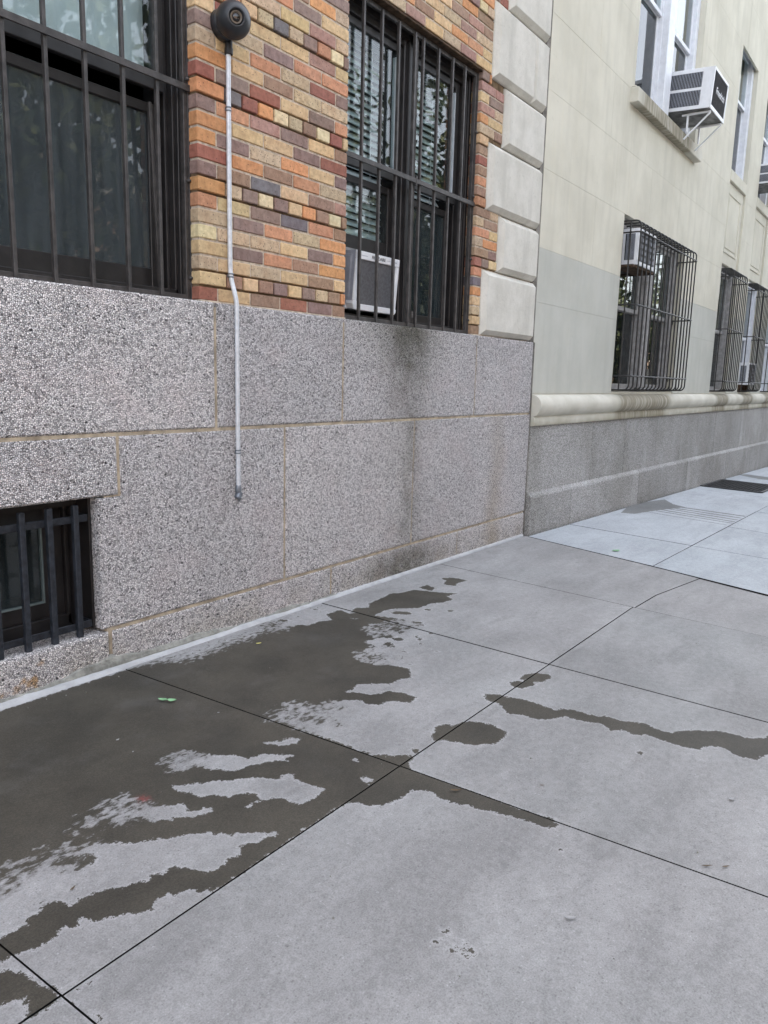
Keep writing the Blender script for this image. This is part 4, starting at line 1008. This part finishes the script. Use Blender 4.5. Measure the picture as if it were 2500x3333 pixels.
cn = empty('conduit', (2.55, .012, .70), 'thin galvanised conduit running from the security camera down over the granite', 'conduit')
pts = [(2.546, .0165, 2.70), (2.544, .0165, 2.2), (2.545, .0165, 1.80)]
for t in np.linspace(0, 1, 12):
    s_ = t * t * (3 - 2 * t)
    pts.append((2.546 + .011 * s_, .0165 - .030 * s_, 1.76 - .17 * t))
pts += [(2.557, -.0135, 1.2), (2.557, -.0135, .72)]
b = MB(); b.tube(pts, .0110, 14); b.build('pipe', MAT['galv'], cn)
for z, x, y in ((2.462, 2.545, .0165), (1.735, 2.547, .013), (.905, 2.557, -.0135)):
    b = MB()
    for dz in (-.010, .004): b.lathe([(.0122, 0), (.0138, .001), (.0138, .006), (.0122, .007)], Matrix.Translation((x, y, z + dz)), 16)
    b.box(x - .010, x + .010, y + .002, y + .016, z - .006, z + .006)
    b.build('clip', MAT['zinc_dark'], cn)
b = MB(); b.lathe([(.0001, 0), (.0135, 0), (.0145, .004), (.0145, .03), (.0135, .034), (.0122, .036)], Matrix.Translation((2.557, -.0135, .705)), 16)
b.obox(Matrix.Translation((2.557, -.006, .688)) @ Matrix.Rotation(rad(28), 4, 'Y'), -.014, .016, -.021, .008, -.016, .022, .006)
b.tube([(2.566, -.008, .688), (2.575, -.004, .672), (2.572, .004, .662)], .010, 10)
b.build('end_fitting', MAT['zinc_dark'], cn)

# ================================================================== STUCCO BUILDING
st = empty('stucco_building', (9.0, .2, 0), 'cream stucco apartment house on a grey granite plinth with caged windows', 'building')
YS = .020
XE = 24.0
BAYS = [(7.832, 10.075, 'wide'), (12.032, 13.115, 'narrow'), (13.955, 15.055, 'narrow'), (16.0, 17.1, 'narrow'), (18.6, 20.8, 'wide')]
LWT = 2.985
ZR = [1.182, 1.93, 2.362, 2.968, 3.552, 4.10, 4.72, 5.33, 5.94, 6.55, 7.16, 7.8]
def openings(x0, x1, kind):
    return [(1.205, LWT if kind == 'wide' else 3.065), (4.115 if kind == 'wide' else 4.335, 6.40 if kind == 'wide' else 6.16)]
bw = MB()
xs = [5.895]
for a, b_, k in BAYS: xs += [a, b_]
xs.append(XE)
for i in range(0, len(xs), 2):
    bw.box(xs[i], xs[i + 1], YS + .006, .40, 1.1, 8.0)
for a, b_, k in BAYS:
    (l0, l1), (u0, u1) = openings(a, b_, k)
    yy = YS + .007 if k == 'wide' else YS + .045
    for z0, z1 in ((1.1, l0 - .004), (l1, u0), (u1, 8.0)):
        bw.box(a, b_, yy if z0 < 6 and z0 > 1.5 else YS + .007, .40, z0, z1)
bw.build('stucco_wall', MAT['stucco'], st)
def panel(x0, x1, z0, z1, dy=0.0):
    g = .0004
    b = MB(); b.box(x0 + g, x1 - g, YS - dy, YS + .03, z0 + g, z1 - g, .0009)
    return b.build('stucco_panel', MAT['stucco_green'] if z1 < 2.4 else MAT['stucco'], st)
rng_p = random.Random(4)
for k in range(len(ZR) - 1):
    z0, z1 = ZR[k], ZR[k + 1]
    free = []; x = 5.897
    for a, b_, kind in BAYS:
        lo, up_ = openings(a, b_, kind)
        blocked = kind == 'narrow' and z1 < 6.3 or kind == 'wide' and (z1 <= LWT or 4.05 < z0 < 6.4)
        if blocked: free.append((x, a)); x = b_
    free.append((x, XE))
    for a, b_ in free:
        L = b_ - a
        if z1 < 2.4: cuts = [a, b_] if L < 2.2 else [a + L * t for t in np.linspace(0, 1, int(L / 2) + 1)]
        else:
            first = {3: 7.515, 4: 7.3, 5: 6.9}.get(k, a + (.62 if k % 2 else 1.15))
            cuts = [a]
            q = first if a < first < b_ - .3 else a + (1.05 if k % 2 else .7)
            while q < b_ - .4: cuts.append(q); q += 1.0 + .12 * rng_p.random()
            cuts.append(b_)
        for p0, p1 in zip(cuts[:-1], cuts[1:]):
            panel(p0, p1, z0, z1, rng_p.uniform(0, .0006))
# spandrels with raised panels under the narrow upper windows
for a, b_, kind in BAYS:
    if kind != 'narrow': continue
    zt = 4.335
    b = MB(); b.box(a + .002, b_ - .002, YS - .006, .30, 4.185, zt, .006); b.build('window_sill', MAT['stucco'], st)
    b = MB(); b.box(a + .004, b_ - .004, YS + .030, .2, 3.07, 4.182, .003); b.build('spandrel', MAT['stucco'], st)
    pa, pb, z0, z1 = a + .13, b_ - .20, 3.255, 4.02
    b = MB()
    b.box(pa - .03, pb + .03, YS + .018, YS + .035, z1, z1 + .034, .006); b.box(pa - .03, pb + .03, YS + .018, YS + .035, z0 - .034, z0, .006)
    b.box(pa - .03, pa, YS + .018, YS + .035, z0, z1, .006); b.box(pb, pb + .03, YS + .018, YS + .035, z0, z1, .006)
    b.build('panel_moulding', MAT['stucco'], st)
    b = MB(); b.box(pa + .035, pb - .035, YS + .021, YS + .035, z0 + .035, z1 - .035, .009); b.build('raised_panel', MAT['stucco'], st)
# sill of the wide upper window
for a, b_, kind in BAYS:
    if kind == 'wide':
        b = MB(); b.box(a - .10, b_ + .07, -.062, .12, 3.972, 4.108, .008); b.box(a - .09, a + .0, -.03, .02, 4.108, 4.128, .008); b.build('window_sill', MAT['cornice'], st)
b = MB(); b.box(5.9, XE, -.05, .1, 7.3, 7.6, .02); b.build('string_course', MAT['stucco'], st)
# bullnose cornice above the plinth
prof = [(.10, 1.176)]
prof += [(.0 + .012, 1.176)]
for t in np.linspace(90, -75, 15):
    prof.append((-.002 - .078 * math.cos(rad(t)) * (1 if t > 0 else .98), 1.082 + .090 * math.sin(rad(t))))
prof += [(-.016, .992), (-.018, .985), (-.026, .978), (-.026, .918), (-.02, .912), (.10, .912)]
joints = [5.897, 9.35, 13.6, 17.9, XE]
for a, b_ in zip(joints[:-1], joints[1:]):
    b = MB(); b.extrude_x(prof, a + .0012, b_ - .0012, 0, True, True); o = b.build('bullnose_cornice', MAT['cornice'], st)
    o.data.polygons.foreach_set('use_smooth', [len(p_.vertices) == 4 and abs(p_.normal.x) < .5 for p_ in o.data.polygons])
# granite plinth
def ledge(x): return .336 - .0108 * (x - 5.9)
ux = [5.895, 7.34, 8.335, 9.505, 10.59, 11.47, 12.54, 14.45, 16.45, 18.0, 20, 22, XE]
for a, b_ in zip(ux[:-1], ux[1:]):
    b = MB(); b.prism_y([(a + .003, ledge(a) - .06), (b_ - .003, ledge(b_) - .06), (b_ - .003, .9105), (a + .003, .9105)], .0 + rng_p.uniform(-.001, .001), .25, .004); b.build('plinth_slab', MAT['slab'], st)
lx = [5.893, 6.80, 7.74, 8.845, 9.98, 10.955, 11.96, 13.40, 15.43, 17.2, 19, 21, XE]
for a, b_ in zip(lx[:-1], lx[1:]):
    b = MB(); dy = rng_p.uniform(-.0015, .0015)
    a_, c_ = a + .0035, b_ - .0035
    v = []
    for x in (a_, c_):
        L = ledge(x); v += [(x, -.036 + dy, -.9), (x, -.036 + dy, L - .040), (x, -.030 + dy, L - .026), (x, -.003, L), (x, .0005, L + .001), (x, .2, L + .001), (x, .2, -.9)]
    b.add(v, [(i, (i + 1) % 7, 7 + (i + 1) % 7, 7 + i) for i in range(7)] + [tuple(range(7)), tuple(range(13, 6, -1))])
    b.build('base_slab', MAT['slab'], st)
b = MB(); b.box(5.9, XE, .008, .4, -.9, 1.1); b.build('plinth_joint', MAT['mortar_dark'], st)
# windows
def sash2(win, x0, x1, z0, z1, y, mat, stile=.04, rail=.045, g='glass'):
    fr = MB()
    fr.box(x0, x0 + stile, y - .014, y + .014, z0, z1, .003); fr.box(x1 - stile, x1, y - .014, y + .014, z0, z1, .003)
    fr.box(x0 + stile, x1 - stile, y - .013, y + .013, z0, z0 + rail, .003); fr.box(x0 + stile, x1 - stile, y - .013, y + .013, z1 - rail, z1, .003)
    fr.build('sash', mat, win)
    p = MB(); p.box(x0 + stile - .003, x1 - stile + .003, y - .002, y + .002, z0 + rail - .003, z1 - rail + .003); p.build('pane', MAT[g], win)
def window2(a, b_, z0, z1, kind, mat, jamb, zm, yj=.055, lower='glass_black', shade=True):
    w = empty('window', ((a + b_) / 2, .15, z0)); w.parent = st; w.location = w.location - st.location
    fr = MB()
    fr.box(a, a + .075, yj, .20, z0, z1, .004); fr.box(b_ - .11, b_ - .0, yj + .02, .20, z0, z1, .004)
    fr.box(a + .075, b_ - .11, yj + .03, .20, z1 - .10, z1, .004); fr.box(a + .075, b_ - .11, yj + .04, .20, z0, z0 + .035, .004)
    mid = (a + b_) / 2
    parts = [(a + .075, b_ - .11)]
    fr.build('window_frame', jamb, w)
    if kind == 'wide':
        m_ = MB(); m_.box(mid - .11, mid + .11, yj - .02, .21, z0 + .036, z1 - .101, .006); m_.box(mid - .13, mid - .111, yj + .05, .2, z0 + .036, z1 - .101, .003); m_.box(mid + .111, mid + .13, yj + .05, .2, z0 + .036, z1 - .101, .003)
        m_.build('mullion', mat, w)
        parts = [(a + .075, mid - .13), (mid + .13, b_ - .11)]
    for ip, (p0, p1) in enumerate(parts):
        sash2(w, p0, p1, zm - .02, z1 - .10, .145, mat)
        sash2(w, p0, p1, z0 + .035, zm + .02, .178, mat, g=lower)
        if shade and ip == 0:
            s_ = MB(); s_.box(p0 + .03, p1 - .03, .23, .233, z1 - (z1 - zm) * .99, z1 - .08); s_.build('window_shade', MAT['shade'], w)
    return w
w1 = window2(7.836, 10.072, 1.207, LWT, 'wide', MAT['grey_frame'], MAT['grey_frame'], 2.085, .075, shade=False)
w2 = window2(7.836, 10.072, 4.115, 6.40, 'wide', MAT['white_frame'], MAT['white_frame'], 5.17, .07)
for i, (a, b_) in enumerate(((12.036, 13.112), (13.958, 15.052), (16.003, 17.098))):
    j = MAT['grey_frame'] if i == 0 else MAT['white_frame']
    window2(a, b_, 1.207, 3.062, 'narrow', j, j, 2.12, .06, shade=False)
    window2(a, b_, 4.338, 6.158, 'narrow', MAT['white_frame'], MAT['white_frame'], 5.38, .06)
window2(18.603, 20.797, 1.207, LWT, 'wide', MAT['grey_frame'], MAT['grey_frame'], 2.085, .075, shade=False)
room(7.6, 10.3, .41, 1.4, 1.1, 3.2, 'room_interior', st); room(7.6, 10.3, .41, 1.4, 4.0, 6.6, 'room_interior', st)
room(11.8, 17.3, .41, 1.4, 1.1, 3.3, 'room_interior', st); room(11.8, 17.3, .41, 1.4, 4.2, 6.4, 'room_interior', st)
room(18.4, 21, .41, 1.4, 1.1, 3.2, 'room_interior', st); room(18.4, 21, .41, 1.4, 4.0, 6.6, 'room_interior', st)
core = MB(); core.box(5.87, 60, 1.6, 14, -1.5, 11.2); core.box(5.87, XE, .05, 1.6, 8.0, 11.2); core.box(XE, 60, .0, 1.6, -1.5, 11.2); core.box(5.9, XE, .42, 1.6, -1.2, .9)
core.build('upper_storeys', MAT['stucco'], st)

# ---- curved bar cages
def cage(x0, x1, z0, z1, sp, label):
    g = empty('window_cage', ((x0 + x1) / 2, .0, z0), label, 'window cage', 'curved bar cages on the stucco building')
    yf, yb, r = -.140, .10, .058
    def path(x, xf=None):
        p = [(x, yb, z1)]
        for t in np.linspace(0, 90, 7): p.append((x, yf + r - r * math.sin(rad(t)), z1 - r + r * math.cos(rad(t))))
        for t in np.linspace(0, 90, 7): p.append((x, yf + r - r * math.cos(rad(t)), z0 + r - r * math.sin(rad(t))))
        p.append((x, yb, z0))
        return p
    n = int(round((x1 - x0) / sp))
    rb = .0082
    for i in range(n + 1):
        b = MB(); b.tube(path(x0 + (x1 - x0) * i / n), rb, 7); b.build('bar', MAT['cage'], g)
    for xs_ in (x0, x1):
        for yy in (-.035, .045):
            b = MB(); b.tube([(xs_ - (.0 if xs_ == x0 else 0), yy, z0 + .0), (xs_, yy, z1 - .0)], rb, 7); b.build('bar', MAT['cage'], g)
    for z in (z0 + .145, (z0 + z1) / 2 + .02, z1 - .115):
        q = .05
        p = [(x0 - .02, yb + .02, z), (x0 - .02, yf + q, z)]
        for t in np.linspace(0, 90, 6): p.append((x0 - .02 + q - q * math.cos(rad(t)), yf - .015 + q - q * math.sin(rad(t)), z))
        for t in np.linspace(0, 90, 6): p.append((x1 + .02 - q + q * math.sin(rad(t)), yf - .015 + q - q * math.cos(rad(t)), z))
        p += [(x1 + .02, yf + q, z), (x1 + .02, yb + .02, z)]
        b = MB(); b.tube(p, rb, 7); b.build('ring_bar', MAT['cage'], g)
        for xs_ in (x0 - .045, x1 + .005):
            b = MB(); b.box(xs_, xs_ + .04, yb - .02, yb + .035, z - .045, z + .012, .004); b.build('anchor', MAT['cage'], g)
    return g
cage(7.885, 10.025, 1.222, 2.905, .133, 'wide curved bar cage over the window with an air conditioner in its top corner')
cage(12.085, 13.06, 1.222, 2.975, .125, 'narrow curved bar cage on the stucco wall, first right of the wide cage')
cage(14.008, 15.0, 1.222, 2.98, .125, 'narrow curved bar cage with a pale air conditioner standing inside its foot')
cage(16.05, 17.05, 1.222, 2.98, .125, 'narrow curved bar cage at the right edge of the photo')
cage(18.65, 20.75, 1.222, 2.905, .133, 'wide curved bar cage farthest along the stucco wall')

# ---- air conditioners of the stucco building
def big_ac(x0, x1, y0, y1, z0, z1, label, side='louvre', rot=0.0, text=None):
    g = empty('air_conditioner', (x0, y0, z0), label, 'air conditioner')
    g.rotation_euler = (rad(rot), 0, 0)
    w, d, h = x1 - x0, y1 - y0, z1 - z0
    b = MB()
    b.box(0, .006, .012, d, 0, h, .002); b.box(w - .006, w, .012, d, 0, h, .002); b.box(.006, w - .006, .012, d, h - .006, h, .002); b.box(.02, w - .02, d - .1, d - .08, .006, h - .006)
    b.build('casing', MAT['white_metal'], g, True)
    b = MB(); b.box(.006, w - .006, .012, d, -.001, .006, .001); b.build('base_pan', simple('stained_base_pan', (.22, .22, .21), .6, .3, var=.3, sc=9), g, True)
    t = .028
    b = MB(); b.box(0, t, 0, .0115, t, h - t, .002); b.box(w - t, w, 0, .0115, t, h - t, .002); b.box(0, w, 0, .0118, h - t, h, .002); b.box(0, w, 0, .0118, 0, t + .012, .002)
    b.build('back_border', MAT['white_metal'], g, True)
    b = MB(); b.box(t, w - t, .014, .03, t, h - t)
    if side == 'louvre':
        n = 26
        for i in range(n):
            q = t + .012 + (h - 2 * t - .02) * i / n
            b.obox(Matrix.Translation((w / 2, .010, q + .004)) @ Matrix.Rotation(rad(-35), 4, 'X'), -w / 2 + t, w / 2 - t, -.006, .006, -.0012, .0012)
    else:
        for i in range(5): b.box(t, w - t, .004, .013, t + (h - 2 * t) * (i + .5) / 5 - .004, t + (h - 2 * t) * (i + .5) / 5 + .004)
    b.build('back_grille', MAT['dark_coil'], g, True)
    if side != 'louvre':
        b = MB()
        for i in range(6):
            for j in range(4):
                b.box(t + .03 + (w - .12) * i / 5.2, t + .05 + (w - .12) * i / 5.2, .0035, .006, .06 + j * (h - .12) / 4, .062 + j * (h - .12) / 4 + .03)
        tag(b.build('grille_clip', MAT['grey_metal'], g, True), kind='stuff')
    # side louvres
    v = MB(); fr_ = MB()
    rows_ = ((.09, .46), (.53, .90)) if side == 'louvre' else ((.14, .86),)
    for a, c in rows_:
        y_a, y_b = (.16 * d + .02, .80 * d) if side == 'louvre' else (.10 * d, .36 * d)
        v.box(-.0012, .002, y_a, y_b, a * h, c * h)
        n = 24 if side == 'louvre' else 9
        for i in range(n):
            yy = y_a + (y_b - y_a) * (i + .5) / n
            if i < n * .86: fr_.box(-.0035, -.0012, yy - .0022, yy + .0022, a * h, c * h)
        if side == 'louvre': fr_.box(-.0035, -.0012, y_b - .05, y_b, a * h, c * h)
        if side != 'louvre': v.box(-.0012, .002, .46 * d, .70 * d, a * h, c * h)
    v.build('side_vent', MAT['black'], g, True); fr_.build('side_louvre', MAT['grey_metal'], g, True)
    if text:
        text_mesh(text, .105, Matrix.Translation((w * .5, -.004, h * .50)) @ FACE, MAT['white_metal'], 'lettering', g, shear=.25)
    return g
fa = big_ac(9.215, 9.86, -.345, .30, 4.285, 4.70, 'large white air conditioner jutting out above the stone sill on two struts', 'louvre', 3.0, 'Friedrich')
def strut(x, which):
    g = empty('support_strut', (x, -.05, 4.0), which, 'strut', 'struts under the large air conditioner')
    b = MB(); b.tube([(x, -.335, 4.262), (x, -.068, 4.02)], .011, 8); b.build('diagonal_arm', MAT['white_metal'], g)
    b = MB(); b.box(x - .010, x + .010, -.105, -.085, 4.085, 4.275, .002); b.build('post', MAT['white_metal'], g)
    b = MB(); b.box(x - .012, x + .012, -.335, -.03, 4.262, 4.2795, .002); b.build('top_rail', MAT['white_metal'], g)
strut(9.30, 'white angled bracket strut under the jutting air conditioner, nearer the brick building'); strut(9.80, 'white angled bracket strut under the jutting air conditioner, farther from the brick building')
big_ac(8.01, 8.60, -.085, .30, 2.495, 2.855, 'white air conditioner in the top corner of the wide caged window', 'panel')
b = MB(); b.box(7.93, 8.66, -.07, .14, 2.468, 2.492, .002); tag(b.build('support_board', MAT['rust']), 'weathered board under the air conditioner in the wide caged window', 'board')
big_ac(14.11, 14.74, -.095, .25, 1.33, 1.70, 'pale air conditioner low inside the second narrow cage', 'panel')
b = MB(); b.box(14.10, 14.16, .0, .14, 1.205, 1.328); b.box(14.68, 14.74, .0, .14, 1.205, 1.328); tag(b.build('support_block', MAT['rust']), 'pair of dark blocks under the pale air conditioner in the narrow cage', 'block')
big_ac(14.07, 14.80, -.30, .25, 4.56, 4.86, 'white air conditioner above the second narrow cage at the right edge', 'louvre')

# ---- steel grate in the far pavement
gt = empty('pavement_grate', (12.4, -.4, gr(12.4, -.4)), 'dark steel grate set in the pavement at the foot of the stucco building', 'grate')
def gq(x, y, dz): return (x, y, gr(x, y) + dz)
gx0, gx1, gy0, gy1 = 11.72, 13.08, -.88, -.075
b = MB(); b.add([gq(x, y, .002) for x, y in ((gx0, gy0), (gx1, gy0), (gx1, gy1), (gx0, gy1))], [(0, 1, 2, 3)]); b.build('pit_shade_sheet', MAT['concrete_pit'], gt)  # flat black sheet on the flag, painting the shade of a pit
def slat(bm, x0, y0, x1, y1, w, z0=.003, z1=.012):
    d = Vector((x1 - x0, y1 - y0)).normalized(); n = Vector((-d.y, d.x)) * w
    v = [gq(x, y, z) for z in (z0, z1) for x, y in ((x0 - n.x, y0 - n.y), (x1 - n.x, y1 - n.y), (x1 + n.x, y1 + n.y), (x0 + n.x, y0 + n.y))]
    bm.add(v, [(4, 5, 6, 7), (0, 1, 5, 4), (1, 2, 6, 5), (2, 3, 7, 6), (3, 0, 4, 7)])
b = MB()
for i in range(31): x = gx0 + (gx1 - gx0) * i / 30; slat(b, x, gy0, x, gy1, .004)
for i in range(15): y = gy0 + (gy1 - gy0) * i / 14; slat(b, gx0, y, gx1, y, .004, .003, .011)
tag(b.build('grating', MAT['steel_grate'], gt), kind='stuff')
b = MB()
for a in ((gx0, gy0, gx1, gy0), (gx0, gy1, gx1, gy1), (gx0, gy0, gx0, gy1), (gx1, gy0, gx1, gy1)): slat(b, *a, .02, .003, .0145)
b.build('grate_frame', MAT['steel_grate'], gt)

# ================================================================== SMALL THINGS ON THE PAVEMENT
def leaf(name, x, y, L, wd, ang, mat, label, g=gl, curl=.006, two=False, cat='leaf'):
    b = MB()
    def one(ox, oy, a, L, wd):
        ca, sa = math.cos(a), math.sin(a)
        n = 8; v = []
        for i in range(n + 1):
            t = i / n; w = wd * math.sin(math.pi * min(1, t * .96 + .03)) ** .8 * (1 - .25 * t)
            for s_, hgt in ((-1, .35), (0, 0), (1, .5)):
                px, py = t * L, s_ * w * (1 + .12 * math.sin(7 * t + s_))
                X, Y = ox + px * ca - py * sa, oy + px * sa + py * ca
                v.append((X, Y, g(X, Y) + .0035 + curl * (hgt * abs(s_) + (t - .5) ** 2)))
        F = [(i * 3 + j, i * 3 + j + 1, i * 3 + j + 4, i * 3 + j + 3) for i in range(n) for j in (0, 1)]
        b.add(v, F, 0, True)
    one(x, y, ang, L, wd)
    if two: one(x - .004 * math.cos(ang), y, ang + math.pi - .35, L * 1.15, wd * 1.15)
    o = b.build(name, mat)
    tag(o, label, cat)
    return o
leaf('leaf', 1.775, -.438, .034, .0125, rad(-50), MAT['leaf_green'], 'pale green two lobed leaf lying on the wet concrete', two=True, curl=.009)
leaf('leaf', 2.452, -.240, .026, .006, rad(-25), MAT['leaf_yellow'], 'small yellow leaf scrap on the wet concrete nearer the wall')
leaf('leaf', 5.83, -.80, .085, .024, rad(-20), MAT['leaf_green'], 'green leaf lying alone on the paler pavement of the stucco building', gr)
leaf('leaf', 1.945, -1.638, .036, .006, rad(-48), MAT['leaf_brown'], 'brown twig like leaf on the wet strip beside the pavement joint')
leaf('leaf', 2.072, -2.378, .030, .003, rad(-48), MAT['leaf_brown'], 'left one of two thin brown slivers on dry concrete near the long joint', curl=.002)
leaf('leaf', 2.104, -2.424, .024, .003, rad(-40), MAT['leaf_brown'], 'right one of two thin brown slivers on dry concrete near the long joint', curl=.002)
leaf('leaf', 2.165, -1.847, .016, .0025, rad(-50), MAT['leaf_brown'], 'tiny dark sliver on the dry flag above the long joint', curl=.002)
leaf('leaf', .922, -1.146, .020, .003, rad(20), MAT['leaf_brown'], 'thin dark sliver on the dry patch at the left edge', curl=.002)
leaf('paper_scrap', 2.490, -2.362, .026, .007, rad(-35), MAT['paper'], 'crumpled pale paper scrap on dry concrete at the right edge', curl=.006, cat='paper')
leaf('paper_scrap', 1.628, -2.160, .030, .006, rad(-50), MAT['paper'], 'torn pale paper scrap on dry concrete low in the middle', curl=.006, cat='paper')
leaf('paper_scrap', 1.453, -.568, .013, .004, rad(0), MAT['paper'], 'tiny white paper fleck on the wet concrete, larger of two', curl=.004, cat='paper')
leaf('paper_scrap', 1.440, -.680, .008, .003, rad(40), MAT['paper'], 'tiny white paper fleck on the wet concrete, smaller of two', curl=.003, cat='paper')
leaf('paper_scrap', 1.831, -.664, .009, .003, rad(-30), MAT['paper'], 'tiny white fleck on the wet concrete below the green leaf', curl=.003, cat='paper')
gb_ = MB(); rg = np.random.default_rng(21)
for k in range(150):
    if k < 90: x, y = rg.uniform(1.2, 5.6), -.05 - abs(rg.normal(0, .05))
    else: x, y = rg.uniform(.9, 5.0), rg.uniform(-2.7, -.1)
    q = rg.uniform(.001, .0028); z = gl(x, y) + q * .5
    a_ = rg.uniform(0, 3.1)
    gb_.add([(x + q * math.cos(a_ + t) * e_, y + q * math.sin(a_ + t), z + dz) for dz, e_ in ((-.002, 1.2), (q, .7)) for t in (0, 1.6, 3.1, 4.6)], [(4, 5, 6, 7), (0, 1, 5, 4), (1, 2, 6, 5), (2, 3, 7, 6), (3, 0, 4, 7)])
tag(gb_.build('grit', MAT['parging']), kind='stuff')

# ================================================================== ACROSS THE STREET (seen in the window glass)
def make_tree(seed, h):
    rg = np.random.default_rng(seed)
    t = MB()
    t.tube([(0, 0, -.5), (.05, 0, 1.5), (.0, .1, 3.2), (.1, .05, h * .62)], .17, 9)
    limbs = []
    for k in range(7):
        a = k * 2.4; zz = 2.8 + k * .45; e = Vector((math.cos(a) * (1.6 + .2 * k), math.sin(a) * (1.6 + .15 * k), zz + 1.6))
        t.tube([(0, 0, zz), tuple(e * .5 + Vector((0, 0, zz * .5))), tuple(e)], .06, 6); limbs.append(e)
    c = MB()
    centres = [Vector((rg.normal(0, 1.9), rg.normal(0, 1.6), h * .58 + rg.normal(0, h * .19))) for _ in range(40)] + limbs
    for ctr in centres:
        for _ in range(110):
            p = ctr + Vector(rg.normal(0, .55, 3))
            s_ = rg.uniform(.12, .24); n = Vector(rg.normal(0, 1, 3)).normalized(); a = n.orthogonal().normalized() * s_; q = n.cross(a).normalized() * s_ * .6
            c.add([p - a, p + q, p + a, p - q], [(0, 1, 2, 3)])
    return t, c
trees = []
for k, (sd, h) in enumerate(((2, 9.5), (9, 11.0))):
    r_ = empty('street_tree', (0, 0, 0)); t, c = make_tree(sd, h)
    t.build('trunk', MAT['bark'], r_, True); c.build('crown', MAT['foliage'], r_, True); trees.append(r_)
def clone(o, loc, rz):
    c = o.copy(); COL.objects.link(c); c.location = loc; c.rotation_euler = (0, 0, rz)
    for ch in list(o.children):
        q = ch.copy(); COL.objects.link(q); q.parent = c
    return c
tl = 'leafy sunlit street tree across the road, mirrored in the window glass'
for k, x in enumerate((4.5, 10.5, 17.0, 23.5, 30, 37, 45)):
    src = trees[k % 2]
    o = src if k < 2 else clone(src, (0, 0, 0), 0)
    o.location = (x, -12.6 - .4 * (k % 3), -.1 if x < 6 else -.1 - .026 * (x - 6)); o.rotation_euler = (0, 0, k * 1.3)
    tag(o, tl, 'tree', 'street trees across the road')
ob = empty('opposite_building', (20, -17, 0), 'sunlit brown apartment house across the road behind the street trees', 'building')
b = MB(); b.box(-25, 70, -24, -16.2, -3, 6.2); b.build('facade', MAT['far_brick'], ob)
b = MB(); b.box(-25, 70, -16.22, -15.95, 6.0, 6.6); b.box(-25, 70, -16.22, -16.1, 3.2, 3.4); b.build('cornice', MAT['far_trim'], ob)
wb = MB()
for fl in range(2):
    for k in range(30):
        x = -22 + k * 3; wb.box(x, x + 1.2, -16.22, -16.17, .9 + fl * 3, 2.7 + fl * 3)
tag(wb.build('window_row', MAT['black'], ob), kind='stuff')
